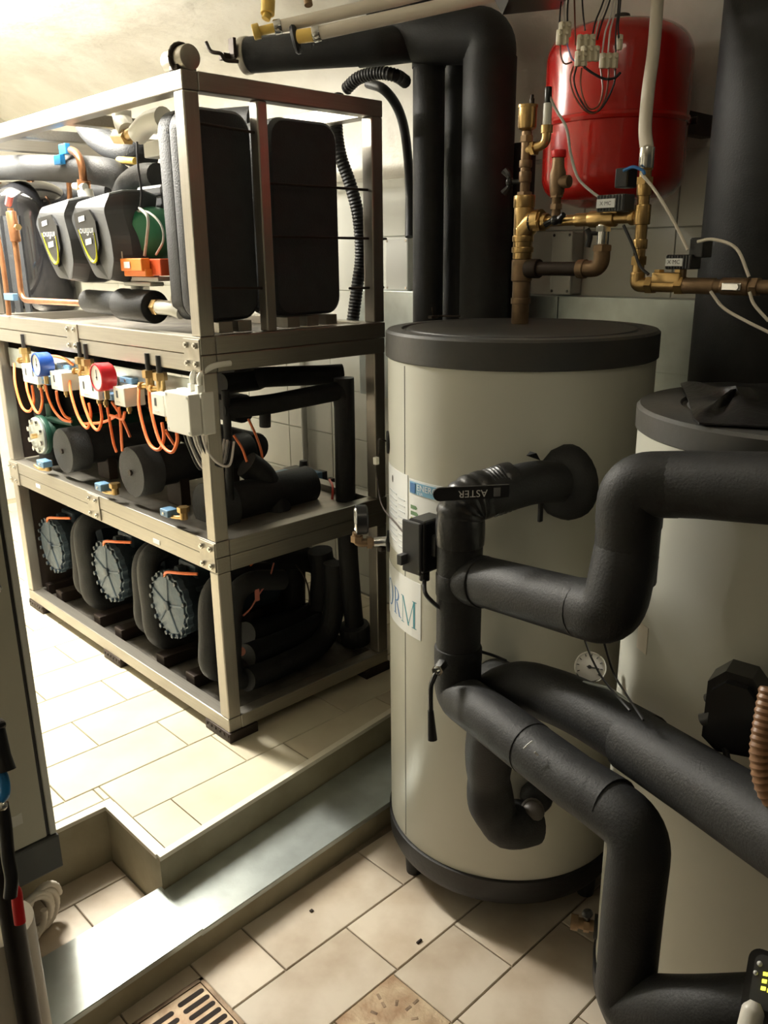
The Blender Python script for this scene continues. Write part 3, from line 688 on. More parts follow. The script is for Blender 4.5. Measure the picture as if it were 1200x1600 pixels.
# blue transducer blocks
for (bb, lab) in ((((-0.030, 1.051, 1.062), (0.020, 1.129, 1.094)), 'blue block directly under the blue rimmed gauge'), (((0.010, 0.938, 1.126), (0.060, 1.044, 1.144)), 'blue block above the switch between the gauges'),
                  (((-0.030, 0.535, 1.061), (0.020, 0.629, 1.082)), 'blue block directly under the red rimmed gauge'), (((0.010, 0.462, 1.118), (0.060, 0.547, 1.138)), 'blue block above the switch right of the red gauge'),
                  (((-0.030, 1.202, 0.710), (0.010, 1.269, 0.736)), 'small blue connector on the rail below the green vessel'), (((-0.030, 0.698, 0.708), (0.010, 0.748, 0.735)), 'small blue connector on the rail below the middle receiver'),
                  (((-0.030, 0.230, 0.710), (0.010, 0.279, 0.735)), 'small blue connector on the rail near the corner post')):
    t = thing('blue_connector', lab, 'connector', ((bb[0][0]+bb[1][0])/2, (bb[0][1]+bb[1][1])/2, bb[0][2]), 'blue cable connectors')
    build('block', MB().box(bb[0], bb[1], 0.003), blue_pl, t)
    m_ = [(bb[0][i]+bb[1][i])/2 for i in range(3)]
    build('screw', MB().cyl((bb[0][0]-0.003, m_[1], m_[2]), (bb[0][0]+0.001, m_[1], m_[2]), 0.005, 8), bolt_m, t)
# brass angle valves above the switches
for k, (q, lab) in enumerate((((0.000, 1.308, 1.152), 'above the switch next to the blue gauge'), ((0.000, 0.803, 1.153), 'left of the red gauge, the farther one'), ((0.000, 0.753, 1.150), 'left of the red gauge, the nearer one'), ((0.000, 0.320, 1.148), 'beside the junction box, the farther one'), ((0.000, 0.252, 1.146), 'beside the junction box, the nearer one'))):
    q = Vector(q)
    t = thing('brass_valve', 'small brass service valve '+lab, 'valve', q-Vector((0, 0, 0.03)), 'small brass service valves')
    build('body', MB().cyl(q-Vector((0, 0, 0.03)), q+Vector((0, 0, 0.012)), 0.014, 14).cyl6(q+Vector((0, 0, 0.008)), q+Vector((0, 0, 0.032)), 0.022), brass, t)
    build('elbow', MB().tube(smooth([q-Vector((0, 0, 0.018)), q+Vector((-0.01, 0.025, -0.02)), q+Vector((-0.012, 0.045, -0.02))], 4), 0.008, 8).cyl6(q+Vector((-0.012, 0.03, -0.02)), q+Vector((-0.012, 0.042, -0.02)), 0.013), brass, t)
    build('black_stem', MB().cyl(q+Vector((0, 0, 0.03)), q+Vector((0, 0, 0.085)), 0.010, 10), rubber, t)
for k, (q, lab) in enumerate((((0.000, 1.228, 0.711), 'below the green vessel'), ((0.000, 0.646, 0.724), 'below the middle receiver'), ((0.000, 0.179, 0.732), 'beside the corner post'))):
    q = Vector(q)
    t = thing('brass_drain_valve', 'small brass drain valve on the lower rail '+lab, 'valve', q-Vector((0, 0, 0.025)), 'brass drain valves')
    build('body', MB().cyl(q-Vector((0, 0, 0.02)), q+Vector((0, 0, 0.012)), 0.013, 12).cyl6(q+Vector((0, -0.0, 0.005)), q+Vector((0, 0, 0.022)), 0.020), brass, t)
    build('spout', MB().tube(smooth([q-Vector((0, 0, 0.015)), q+Vector((-0.012, 0.05, -0.02)), q+Vector((-0.015, 0.10, -0.012))], 4), 0.006, 8), brass, t)
# orange capillary loops: each hangs from a valve and comes up to a switch
names = ['hanging left of the blue gauge', 'hanging under the blue gauge', 'crossing behind the middle white switch', 'below the switch between the gauges', 'running along above the switch between the gauges',
 'hanging left of the red gauge, the farther loop', 'hanging below the red gauge, the nearer loop', 'dropping to the middle receiver, the farther one', 'dropping to the middle receiver, the nearer one', 'short cross link under the switch right of the red gauge',
 'long loop hanging left of the junction box', 'long loop hanging below the junction box', 'short piece behind the junction box loops', 'slanting down behind the switch right of the red gauge', 'slanting behind the red gauge loops']
_lp = [[(0.000, 1.441, 1.110), (-0.030, 1.377, 1.035), (-0.040, 1.315, 0.952), (-0.040, 1.242, 0.940), (-0.030, 1.209, 0.981), (-0.020, 1.231, 1.043)],
 [(0.000, 1.325, 1.102), (-0.030, 1.261, 1.031), (-0.040, 1.196, 0.963), (-0.040, 1.147, 0.946), (-0.030, 1.126, 0.990), (-0.020, 1.146, 1.042)],
 [(-0.020, 1.098, 1.061), (-0.020, 1.089, 1.013), (-0.010, 1.075, 0.963), (0.000, 1.032, 0.930), (0.020, 0.994, 0.922)],
 [(-0.020, 1.005, 1.044), (-0.010, 1.024, 0.999), (0.000, 1.009, 0.950), (0.020, 1.003, 0.931)],
 [(0.010, 1.206, 1.156), (0.000, 1.059, 1.170), (0.010, 0.970, 1.166), (0.020, 0.922, 1.146)],
 [(0.000, 0.913, 1.118), (-0.030, 0.856, 1.063), (-0.045, 0.783, 0.980), (-0.045, 0.720, 0.944), (-0.030, 0.711, 0.987), (-0.020, 0.737, 1.028)],
 [(-0.010, 0.801, 1.117), (-0.030, 0.766, 1.049), (-0.045, 0.684, 0.969), (-0.045, 0.635, 0.949), (-0.030, 0.628, 0.986), (-0.020, 0.651, 1.034)],
 [(-0.010, 0.620, 1.049), (-0.010, 0.613, 0.996), (-0.010, 0.600, 0.907), (0.000, 0.604, 0.868)],
 [(-0.010, 0.530, 1.038), (-0.010, 0.529, 0.996), (0.000, 0.557, 0.912), (0.010, 0.580, 0.875)],
 [(-0.010, 0.603, 1.000), (-0.010, 0.552, 1.000), (-0.010, 0.511, 0.998), (-0.010, 0.492, 1.025)],
 [(0.000, 0.396, 1.120), (-0.030, 0.349, 1.053), (-0.050, 0.272, 0.962), (-0.050, 0.212, 0.945), (-0.030, 0.209, 0.979), (-0.020, 0.230, 1.025)],
 [(-0.010, 0.309, 1.129), (-0.030, 0.274, 1.062), (-0.050, 0.199, 0.973), (-0.050, 0.134, 0.949), (-0.030, 0.129, 0.980), (-0.020, 0.145, 1.007)],
 [(0.010, 0.268, 0.991), (0.020, 0.265, 0.969), (0.050, 0.290, 0.935)],
 [(0.000, 0.598, 1.046), (0.000, 0.554, 1.014), (0.020, 0.557, 0.966), (0.050, 0.591, 0.918)],
 [(0.020, 0.893, 0.928), (0.020, 0.732, 0.954), (0.000, 0.556, 1.007)]]
for pts, nm in zip(_lp, names):
    solo('capillary_tube', MB().tube(smooth(pts, 6), 0.0052, 8), orange, 'thin orange capillary tube '+nm, 'tube', 'orange capillary tubes')
# insulated pipes seen from the short side
solo('insulated_pipe', P([(0.252, 0.300, 1.110), (0.412, 0.320, 1.104), (0.421, 0.300, 1.114), (0.525, 0.280, 1.110), (0.641, 0.240, 1.106), (0.715, 0.200, 1.107)], 0.036), foam, 'black insulated horizontal pipe just under the upper rail, seen through the short side', 'pipe')
t = thing('insulated_pipe', 'black insulated pipe turning from horizontal to a long vertical drop inside the right post', 'pipe', (0.55, 0.14, 0.05))
build('run', MB().tube(fillet([(0.194, 0.220, 1.039), (0.375, 0.200, 1.036), (0.654, 0.140, 1.059), (0.664, 0.140, 0.987)], 0.03), 0.034, 18), foam, t)
build('drop', P([(0.668, 0.140, 1.103), (0.666, 0.140, 0.844), (0.663, 0.140, 0.648), (0.671, 0.140, 0.390), (0.688, 0.140, 0.170), (0.700, 0.140, 0.097)], 0.038), foam, t)
build('shoe', MB().cyl((0.690, 0.140, 0.128), (0.702, 0.140, 0.046), 0.062, 24, bev=0.012), foam, t)
build('nub', MB().cyl((0.358, 0.200, 1.020), (0.354, 0.200, 0.959), 0.02, 16, bev=0.004), foam, t)
solo('insulated_pipe', P([(0.203, 0.200, 1.104), (0.201, 0.200, 0.955), (0.195, 0.200, 0.734)], 0.014), foam, 'thin black vertical pipe beside the corner post in the middle tier', 'pipe')
solo('insulated_pipe', MB().tube(smooth([(0.337, 0.300, 0.815), (0.389, 0.280, 0.762), (0.415, 0.240, 0.656), (0.395, 0.200, 0.572)], 6), 0.05, 18), foam, 'black insulated bend behind the front receiver, seen through the short side', 'pipe')
solo('capillary_tube', MB().tube(smooth([(0.426, 0.400, 0.952), (0.420, 0.350, 0.900), (0.404, 0.300, 0.851), (0.408, 0.300, 0.791)], 5), 0.0048, 8), orange, 'thin orange capillary tube arching through the short side opening', 'tube', 'orange capillary tubes')
solo('capillary_tube', MB().tube(smooth([(0.324, 0.350, 0.915), (0.342, 0.330, 0.868), (0.340, 0.300, 0.822)], 5), 0.0048, 8), orange, 'thin orange capillary tube just right of the corner post', 'tube', 'orange capillary tubes')
solo('capillary_tube', MB().tube(smooth([(0.722, 0.300, 0.682), (0.652, 0.200, 0.684), (0.626, 0.180, 0.610)], 5), 0.005, 8), mat('red_cable', (0.6, 0.05, 0.03), 0.4), 'short red cable on the rear terminal bar', 'cable')
solo('capillary_tube', MB().tube(smooth([(0.420, 0.300, 0.655), (0.408, 0.300, 0.608), (0.402, 0.300, 0.560)], 5), 0.009, 8), orange, 'thick orange tubes under the black bend of the short side', 'tube', 'orange capillary tubes')
solo('solenoid_bar', MB().box((0.651, 0.550, 0.600), (0.740, 0.610, 0.672), 0.003).box((0.737, 0.500, 0.578), (0.854, 0.560, 0.656), 0.003), blue_pl, 'row of blue solenoid connectors at the back of the middle tier', 'connector')
solo('terminal_bar', MB().box((0.758, 0.620, 0.605), (0.848, 0.670, 0.659), 0.003).box((0.836, 0.560, 0.589), (0.931, 0.610, 0.635), 0.003), plastic_k, 'black terminal blocks beside the rear solenoid connectors', 'connector')
t = thing('black_valve', 'black capped brass valve at the back of the middle tier', 'valve', (0.749, 0.500, 0.627))
build('cap', MB().cyl((0.752, 0.500, 0.675), (0.754, 0.500, 0.721), 0.020, 12, r2=0.016), rubber, t)
build('body', MB().cyl6((0.751, 0.500, 0.667), (0.750, 0.500, 0.635), 0.03).cyl((0.687, 0.500, 0.647), (0.777, 0.500, 0.641), 0.012, 12), brass, t)
for k, (p, q) in enumerate((((0.638, 0.450, 0.650), (0.784, 0.450, 0.583)), ((0.626, 0.420, 0.626), (0.719, 0.420, 0.575)))):
    solo('thin_pipe', MB().tube([p, q], 0.008, 8), galv, ['upper', 'lower'][k]+' of the two thin metal pipes in front of the rear terminal bar', 'pipe')
solo('rear_tray', MB().box((0.745, 0.600, 0.424), (1.007, 0.630, 0.581), 0.002), iron, 'dark metal tray under the rear terminal bar', 'tray')
# ================================================================ LOWER TIER: compressors
def compressor(c, lab):
    c = Vector(c); R0 = 0.129
    t = thing('compressor', lab, 'compressor', (c.x+0.2, c.y, 0.05), 'refrigeration compressors')
    # scalloped end cover
    pl = []
    nb = 18
    for k in range(nb*4):
        a = 2*math.pi*k/(nb*4); r = R0*(1.0 if k % 4 in (0, 1) else 0.93); pl.append((r*math.cos(a), r*math.sin(a)))
    cv = build('end_cover', MB().prism(pl, c, (0, 1, 0), (0, 0, 1), (0.022, 0, 0)).cyl(c-Vector((0.006, 0, 0)), c+Vector((0.004, 0, 0)), R0*0.84, 36, bev=0.003), navy, t)
    rb = MB()
    for k in range(5):
        a = 0.4+2*math.pi*k/5; d = Vector((0, math.cos(a), math.sin(a)))
        rb.tube([c+d*0.016-Vector((0.006, 0, 0)), c+d*R0*0.82-Vector((0.006, 0, 0))], 0.0045, 6)
    build('rib', rb, navy, cv)
    build('hub', MB().cyl(c-Vector((0.016, 0, 0)), c, 0.018, 16, bev=0.003), navy_d, cv)
    for k in range(nb):
        a = 2*math.pi*(k+0.125)/nb; q = c+Vector((-0.002, R0*0.915*math.cos(a), R0*0.915*math.sin(a)))
        build('bolt', MB().cyl6(q, q-Vector((0.010, 0, 0)), 0.0088), navy_d, cv)
    bd = MB().lathe([(0, 0.022), (R0*0.95, 0.022), (R0*0.95, 0.05), (R0*0.86, 0.07), (R0*0.86, 0.16), (R0*1.02, 0.18), (R0*1.02, 0.21), (R0*0.9, 0.23), (R0*0.9, 0.42), (0.03, 0.46), (0, 0.46)], c, (1, 0, 0), 36)
    for k in range(10):
        a = 2*math.pi*k/10; d = Vector((0, math.cos(a), math.sin(a)))
        bd.tube([c+d*R0*0.88+Vector((0.06, 0, 0)), c+d*R0*0.88+Vector((0.17, 0, 0))], 0.009, 6)
        bd.cyl6(c+d*R0*0.95+Vector((0.17, 0, 0)), c+d*R0*0.95+Vector((0.155, 0, 0)), 0.011)
    build('body', bd, navy_d, t)
    build('head', MB().box(c+Vector((0.08, -0.06, 0.07)), c+Vector((0.26, 0.06, 0.145)), 0.012).cyl6(c+Vector((0.07, 0.0, 0.12)), c+Vector((0.04, 0.0, 0.12)), 0.02), navy_d, t)
    for dx in (0.17, 0.30): build('base_foot', MB().box((c.x+dx, c.y-0.085, 0.068), (c.x+dx+0.05, c.y+0.085, c.z-R0*0.75), 0.006), iron, t)
    build('capillary_stub', MB().tube(smooth([c+Vector((0.0, 0.02, 0.105)), c+Vector((-0.01, -0.02, 0.135)), c+Vector((0.0, -0.10, 0.15)), c+Vector((0.03, -0.16, 0.155))], 5), 0.0055, 8), orange, t)
    build('brass_nut', MB().cyl6(c+Vector((0.004, 0.03, 0.10)), c+Vector((-0.002, 0.005, 0.118)), 0.008), brass, t)
    return t
cA = Vector((0.060, 0.437, 0.315)); compressor(cA, 'blue-grey compressor with bolted end cover nearest the corner post')
cB = Vector((0.060, 0.907, 0.318)); t = compressor(cB, 'blue-grey compressor with bolted end cover in the middle of the lower tier')
cC = Vector((0.060, 1.448, 0.297)); t = compressor(cC, 'blue-grey compressor with bolted end cover at the far left of the lower tier')
# insulated suction and discharge lines between them
def line(pts, r, lab):
    solo('insulated_line', P(pts, r), foam, lab, 'pipe', 'insulated lines between the compressors')
for (dy, who) in ((0.0, 'between the near and middle compressors'), (0.541, 'between the middle and far compressors')):
    line([(0.30, 0.62+dy, 0.44), (0.16, 0.62+dy, 0.46), (0.09, 0.62+dy, 0.42), (0.085, 0.615+dy, 0.25), (0.09, 0.61+dy, 0.14), (0.16, 0.61+dy, 0.085), (0.3, 0.61+dy, 0.085)], 0.043, 'thick black insulated line looping down '+who+', the nearer one')
    line([(0.34, 0.715+dy, 0.40), (0.20, 0.71+dy, 0.44), (0.115, 0.71+dy, 0.40), (0.105, 0.72+dy, 0.25), (0.11, 0.725+dy, 0.14), (0.2, 0.725+dy, 0.085), (0.34, 0.725+dy, 0.085)], 0.040, 'black insulated line looping down '+who+', the farther one')
line([(0.34, 0.22, 0.42), (0.20, 0.22, 0.45), (0.11, 0.225, 0.40), (0.09, 0.225, 0.25), (0.09, 0.225, 0.13), (0.2, 0.225, 0.085), (0.35, 0.225, 0.085)], 0.040, 'black insulated line next to the near compressor, behind the corner post')
line([(0.34, 0.125, 0.42), (0.20, 0.125, 0.45), (0.13, 0.125, 0.40), (0.11, 0.125, 0.25), (0.11, 0.125, 0.13), (0.2, 0.125, 0.085), (0.35, 0.13, 0.085)], 0.036, 'black insulated line closest to the corner post, lower tier')
# bearer blocks that carry the compressors
for k, (u, nm) in enumerate((((0.068, 1.626, 0.050), 'leftmost, under the far compressor'), ((0.098, 1.484, 0.050), 'between the far compressor and its pipes'), ((0.070, 1.105, 0.050), 'under the middle compressor'), ((0.077, 0.916, 0.050), 'right of the middle compressor'), ((0.062, 0.579, 0.050), 'under the near compressor'), ((0.058, 0.365, 0.050), 'next to the corner post'))):
    y = u[1]-0.02
    solo('bearer_block', MB().box((0.065, y-0.03, 0.018), (0.42, y+0.03, 0.068), 0.003), iron, 'dark steel bearer block on the bottom deck, '+nm, 'block', 'bearer blocks')
# dark tangle seen through the short side
for k, (p, r, lab) in enumerate((
    ([(0.145, 0.100, 0.107), (0.329, 0.140, 0.079), (0.547, 0.180, 0.081), (0.633, 0.200, 0.169), (0.648, 0.200, 0.381)], 0.042, 'black insulated pipe sweeping up in front of the far right post'),
    ([(0.218, 0.200, 0.137), (0.446, 0.250, 0.105), (0.648, 0.300, 0.090)], 0.045, 'black insulated pipe lying on the bottom deck, the lower one'),
    ([(0.291, 0.300, 0.168), (0.493, 0.350, 0.125), (0.697, 0.400, 0.100)], 0.045, 'black insulated pipe lying on the bottom deck, the upper one'),
    ([(0.661, 0.300, 0.405), (0.673, 0.300, 0.293), (0.651, 0.300, 0.160)], 0.05, 'black insulated riser behind the sweeping pipe'),
    ([(0.422, 0.400, 0.389), (0.546, 0.400, 0.383), (0.725, 0.380, 0.313), (0.802, 0.360, 0.226)], 0.05, 'black insulated pipe under the lower double rail'),
    ([(0.631, 0.450, 0.347), (0.622, 0.450, 0.181), (0.615, 0.450, 0.038)], 0.06, 'black insulated riser in the middle of the short side'),
    ([(0.535, 0.500, 0.277), (0.524, 0.500, 0.110)], 0.075, 'broad dark insulated cylinder behind the corner post'))):
    solo('insulated_pipe', P(p, r), foam, lab, 'pipe')
solo('thin_cable', MB().tube(smooth([(0.304, 0.120, 0.494), (0.264, 0.100, 0.451), (0.220, 0.100, 0.408), (0.182, 0.100, 0.367), (0.149, 0.100, 0.349)], 6), 0.003, 7).box((0.202, 0.095, 0.387), (0.218, 0.101, 0.430)), mat('pale_red_wire', (0.5, 0.16, 0.12), 0.4), 'thin red cable with a white tag inside the lower tier', 'cable')
solo('thin_cable', MB().tube(smooth([(0.460, 0.200, 0.426), (0.497, 0.200, 0.369), (0.516, 0.200, 0.312), (0.520, 0.200, 0.245)], 6), 0.003, 7), iron, 'thin black cable curling beside the sweeping pipe', 'cable')
solo('capillary_tube', MB().tube(smooth([(0.284, 0.200, 0.490), (0.256, 0.200, 0.474), (0.232, 0.200, 0.451)], 6), 0.004, 7), orange, 'short orange capillary piece under the lower rail of the short side', 'tube', 'orange capillary tubes')
solo('end_disc', MB().cyl((0.143, 0.120, 0.210), (0.158, 0.140, 0.197), 0.016, 16), mat('salmon_cap', (0.5, 0.2, 0.14), 0.5), 'small salmon coloured cap just right of the corner post in the lower tier', 'cap')
for k, (z, r, y0, lab) in enumerate(((0.78, 0.060, 0.62, 'lowest black header pipe along the back of the middle tier'), (0.93, 0.060, 0.70, 'middle black header pipe along the back of the middle tier'), (1.09, 0.062, 0.66, 'top black header pipe along the back of the middle tier'),
        (0.14, 0.070, 0.75, 'lowest black header pipe along the back of the lower tier'), (0.31, 0.070, 0.80, 'middle black header pipe along the back of the lower tier'), (0.47, 0.065, 0.78, 'top black header pipe along the back of the lower tier'))):
    solo('header_pipe', MB().cyl((0.615, y0, z), (0.615, 1.585, z), r, 22, bev=0.01), foam, lab, 'pipe', 'black header pipes at the back of the rack')
for x in (0.14, 0.27, 0.40):
    solo('insulated_riser', MB().cyl((x, 1.525, 0.647), (x, 1.525, 1.19), 0.052, 20), foam, ['leftmost', 'middle', 'rightmost'][[0.14, 0.27, 0.40].index(x)]+' black insulated riser at the far end of the middle tier', 'pipe', 'insulated risers at the far end')
build('dark_backdrop', MB().box((T, 1.612, 0.05), (RW-T, 1.616, 0.566), 0.001), iron, rack)  # dark sheets added as a backdrop, hiding the bright room beyond the rack
build('dark_backdrop', MB().box((T, 1.612, 0.674), (RW-T, 1.616, 1.195), 0.001), iron, rack)
solo('conduit', MB().cyl((XW-0.02, 1.02, 0.03), (XW-0.02, 1.02, 1.3), 0.016, 12), grey_pl, 'grey vertical conduit on the tiled wall behind the rack', 'conduit')
# ================================================================ DUCT COVER in front of the platform
NEAR = lambda x: -0.552+0.0494*(x+0.833)
def cover(x0, x1, yfar, top, label):
    t = thing('duct_cover', label, 'duct cover', ((x0+x1)/2, -0.45, ZF), 'galvanised duct covers')
    build('top_sheet', MB().prism([(x0, NEAR(x0)), (x1, NEAR(x1)), (x1, yfar(x1)), (x0, yfar(x0))], (0, 0, top-0.003), (1, 0, 0), (0, 1, 0), (0, 0, 0.003)), galv, t)
    build('front_lip', MB().prism([(x0, NEAR(x0)-0.001), (x1, NEAR(x1)-0.001), (x1, NEAR(x1)+0.003), (x0, NEAR(x0)+0.003)], (0, 0, top-0.016), (1, 0, 0), (0, 1, 0), (0, 0, 0.0135)), galv, t)
    return t
cover(-0.46, 0.70, lambda x: EDGE(x)-0.005, ZT, 'grey galvanised duct cover running along the platform edge towards the round tank')
cover(-1.5, -0.455, lambda x: -0.322+0.03*(x+0.455), ZT+0.004, 'brightly lit galvanised duct cover sheet closing the notch, front left')
struct('trim_3', MB().prism([(-1.5, NEAR(-1.5)+0.004), (0.70, NEAR(0.70)+0.004), (0.70, NEAR(0.70)+0.03), (-1.5, NEAR(-1.5)+0.03)], (0, 0, ZF-0.006), (1, 0, 0), (0, 1, 0), (0, 0, ZT-0.004-ZF+0.006)), concrete)
# floor drains
t = thing('floor_drain', 'rusty square floor drain grate with open slots beside the duct cover', 'drain', (-0.60, -0.686, ZF))
build('frame', MB().box((-0.700, -0.785, ZF-0.004), (-0.689, -0.587, ZF+0.003), 0.001).box((-0.511, -0.785, ZF-0.004), (-0.50, -0.587, ZF+0.003), 0.001).box((-0.700, -0.785, ZF-0.004), (-0.50, -0.774, ZF+0.003), 0.001).box((-0.700, -0.598, ZF-0.004), (-0.50, -0.587, ZF+0.003), 0.001), rust, t)
build('grate', MB().box((-0.688, -0.773, ZF-0.004), (-0.512, -0.599, ZF+0.001), 0.001), rust_l, t)
for j in range(2):
    for i in range(6):
        x, y = -0.553-0.088*j, -0.622-0.0255*i-0.006*j
        sl = rr_poly(0.072, 0.014, 0.0068, 4)
        build('slot', MB().prism(sl, (x-0.036, y-0.007, ZF+0.0002), (1, 0, 0), (0, 1, 0), (0, 0, 0.0016)), hole, t)
t = thing('floor_drain', 'tan square floor drain cover with a ring of short slots', 'drain', (-0.246, -1.02, ZF))
build('cover', MB().box((-0.344, -1.118, ZF-0.008), (-0.149, -0.922, ZF+0.0015), 0.002), rust_l, t)
for k in range(10):
    a = 2*math.pi*k/10; r = 0.052
    for rr in (0.052, 0.078):
        if rr > 0.06 and k % 2: continue
        x, y = -0.246+rr*math.cos(a), -1.02+rr*math.sin(a)
        q = Quaternion((0, 0, 1), a)
        build('slot', MB().box((x-0.009, y-0.004, ZF), (x+0.009, y+0.004, ZF+0.0023), 0.003, rot=q), rust, t)
# scraps on the floor
solo('debris_scrap', MB().box((-0.165, -0.615, ZF), (-0.155, -0.606, ZF+0.004), 0.001), hole, 'dark crumb on the floor tile halfway between duct cover and drain', 'debris')
b_ = Vector((-0.026, -0.897, -0.225)); solo('debris_scrap', MB().box(b_+Vector((-0.009, -0.003, 0)), b_+Vector((0.009, 0.003, 0.005)), 0.001), hole, 'dark crumb on the floor tile right of the tan drain cover', 'debris')
# ================================================================ BUFFER TANKS
def tank(cx, cy, r, zt, zc, zb, label, lidr):
    t = thing('buffer_tank', label, 'tank', (cx, cy, ZF), 'insulated buffer tanks'); c = Vector((cx, cy, 0))
    build('jacket', MB().lathe([(0, zb), (r-0.006, zb), (r, zb+0.01), (r, zc+0.01), (0, zc+0.01)], c, (0, 0, 1), 96), enamel, t)
    e = 0.005
    lid = build('lid', MB().lathe([(r+e-0.006, zc), (r+e, zc+0.004), (r+e, zt-0.006), (r+e-0.006, zt), (lidr, zt+0.001), (lidr-0.004, zt-0.004), (lidr-0.012, zt-0.004), (lidr-0.016, zt+0.0015), (0, zt+0.002)], c, (0, 0, 1), 96), capm, t)
    build('base_ring', MB().lathe([(0, zb-0.072), (r*0.985, zb-0.072), (r+0.004, zb-0.05), (r+0.006, zb+0.004), (r, zb+0.006), (0, zb+0.006)], c, (0, 0, 1), 96), rubber, t)
    for k in range(3):
        a = math.radians(155+120*k); x, y = cx+(r-0.05)*math.cos(a), cy+(r-0.05)*math.sin(a)
        build('foot', MB().cyl((x, y, ZF), (x, y, zb-0.07), 0.024, 16, r2=0.03), rubber, t)
    return t
t1 = tank(0.42, -0.82, 0.335, 1.344, 1.275, -0.065, 'large grey-white round buffer tank in the centre carrying the brass riser', 0.30)
t2 = tank(0.30, -1.585, 0.31, 1.245, 1.197, -0.08, 'second grey-white round buffer tank at the right edge under the black sheet', 0.235)
def patch(parent_or_label, cx, cy, r, a0, a1, z0, z1, m, parent, name='label', n=12):
    a0, a1 = math.radians(a0), math.radians(a1); vs = []
    for k in range(n+1):
        a = a0+(a1-a0)*k/n
        for rr in (r, r+0.0012):
            for z in (z0, z1): vs.append((cx+rr*math.cos(a), cy+rr*math.sin(a), z))
    fs = []
    for k in range(n):
        o = 4*k; fs += [[o, o+4, o+5, o+1], [o+2, o+3, o+7, o+6], [o, o+2, o+6, o+4], [o+1, o+5, o+7, o+3]]
    fs += [[0, 1, 3, 2], [4*n, 4*n+2, 4*n+3, 4*n+1]]
    return build(name, MB().add(vs, fs), m, parent)
def cyl_poly(cx, cy, r, a0, z0, vs, fs, sgn=1):
    """2D mesh (s, z) wrapped on the cylinder; s grows with the angle"""
    return MB().add([(cx+r*math.cos(math.radians(a0)+sgn*s/r), cy+r*math.sin(math.radians(a0)+sgn*s/r), z0+z) for s, z in vs], fs)
# seams of the jacket
patch('', 0.42, -0.82, 0.3345, 163.6, 163.9, -0.05, 1.27, plastic_dg, t1, 'jacket_seam', 2)
# stickers on the first tank
lb = patch('', 0.42, -0.82, 0.335, 140, 166.3, 0.785, 1.005, paper, t1, 'data_sheet', 12); 
for k in range(9):
    patch('', 0.42, -0.82, 0.3362, 146, 156, 0.94-0.016*k, 0.943-0.016*k, mat('faint_print', (0.55, 0.58, 0.6), 0.5) if k == 0 else bpy.data.materials['faint_print'], lb, 'print_line', 4)
    patch('', 0.42, -0.82, 0.3362, 158, 164, 0.935-0.016*k, 0.938-0.016*k, bpy.data.materials['faint_print'], lb, 'print_line', 3)
build('logo_mark', cyl_poly(0.42, -0.82, 0.3366, 150.5, 0.975, [(0.006*math.cos(a), 0.010*math.sin(a)) for a in [k*math.pi/5 for k in range(10)]], [list(range(10))]), ink, lb)
en = patch('', 0.42, -0.82, 0.3352, 167.6, 188, 0.79, 1.000, paper, t1, 'energy_label', 12)
patch('', 0.42, -0.82, 0.3366, 168.3, 187, 0.965, 0.995, ltblue, en, 'header_band', 10)
patch('', 0.42, -0.82, 0.3378, 168.9, 172.3, 0.968, 0.992, blue_i, en, 'flag_panel', 3)
st = MB()
for k in range(12):
    a = 2*math.pi*k/12; s0, z0 = math.radians(1.7)*0.3385+0.0075*math.cos(a), 0.012+0.0075*math.sin(a)
    m_ = cyl_poly(0.42, -0.82, 0.3386, 168.9, 0.968, [(s0-0.001, z0-0.001), (s0+0.001, z0-0.001), (s0+0.001, z0+0.001), (s0-0.001, z0+0.001)], [[0, 1, 2, 3]]); st.add(m_.v, m_.f)
build('stars', st, yel_i, en)
vs_, fs_ = text2d('ENERG', 0.022, cx=False)
build('print', cyl_poly(0.42, -0.82, 0.3388, 173.2, 0.977, vs_, fs_), paper, en)
vs_, fs_ = text2d('Y IJA', 0.010, cx=False)
build('print', cyl_poly(0.42, -0.82, 0.3388, 173.5, 0.967, vs_, fs_), paper, en)
for k, (m_, w_) in enumerate(((grn_i, 3.6), (grn_i, 4.2), (lime_i, 4.8), (yel_i, 5.3), (yel_i, 5.8), (org_i, 6.2), (red_g, 6.6))):
    z0 = 0.925-0.0155*k
    s1 = math.radians(w_)*0.336
    build('energy_bar', cyl_poly(0.42, -0.82, 0.3368, 168.8, z0, [(0, 0), (s1, 0), (s1+0.006, 0.005), (s1, 0.010), (0, 0.010)], [[0, 1, 2, 3, 4]]), m_, en)
orm = patch('', 0.42, -0.82, 0.3352, 138, 175.6, 0.580, 0.735, paper, t1, 'brand_label', 18)
def stroke(mb, x0, z0, x1, z1, w):
    mb.append([(x0, z0), (x0+w, z0), (x1+w, z1), (x1, z1)])
def letter(polys, a0, z0, m_, lift=0.3368):
    mb = MB()
    for p_ in polys:
        # subdivide long strips sideways so they hug the curve
        q = cyl_poly(0.42, -0.82, lift, a0, z0, p_, [list(range(len(p_)))]); mb.add(q.v, q.f)
    return build('letter', mb, m_, orm)
def arcpoly(cx, cz, rx, rz, w, a0, a1, n=14, wz=None):
    out = []; wz = w*0.35 if wz is None else wz
    for k in range(n):
        u, v = math.radians(a0+(a1-a0)*k/n), math.radians(a0+(a1-a0)*(k+1)/n)
        out.append([(cx+rx*math.cos(u), cz+rz*math.sin(u)), (cx+rx*math.cos(v), cz+rz*math.sin(v)), (cx+(rx-w)*math.cos(v), cz+(rz-wz)*math.sin(v)), (cx+(rx-w)*math.cos(u), cz+(rz-wz)*math.sin(u))])
    return out
H = 0.075
M_ = []
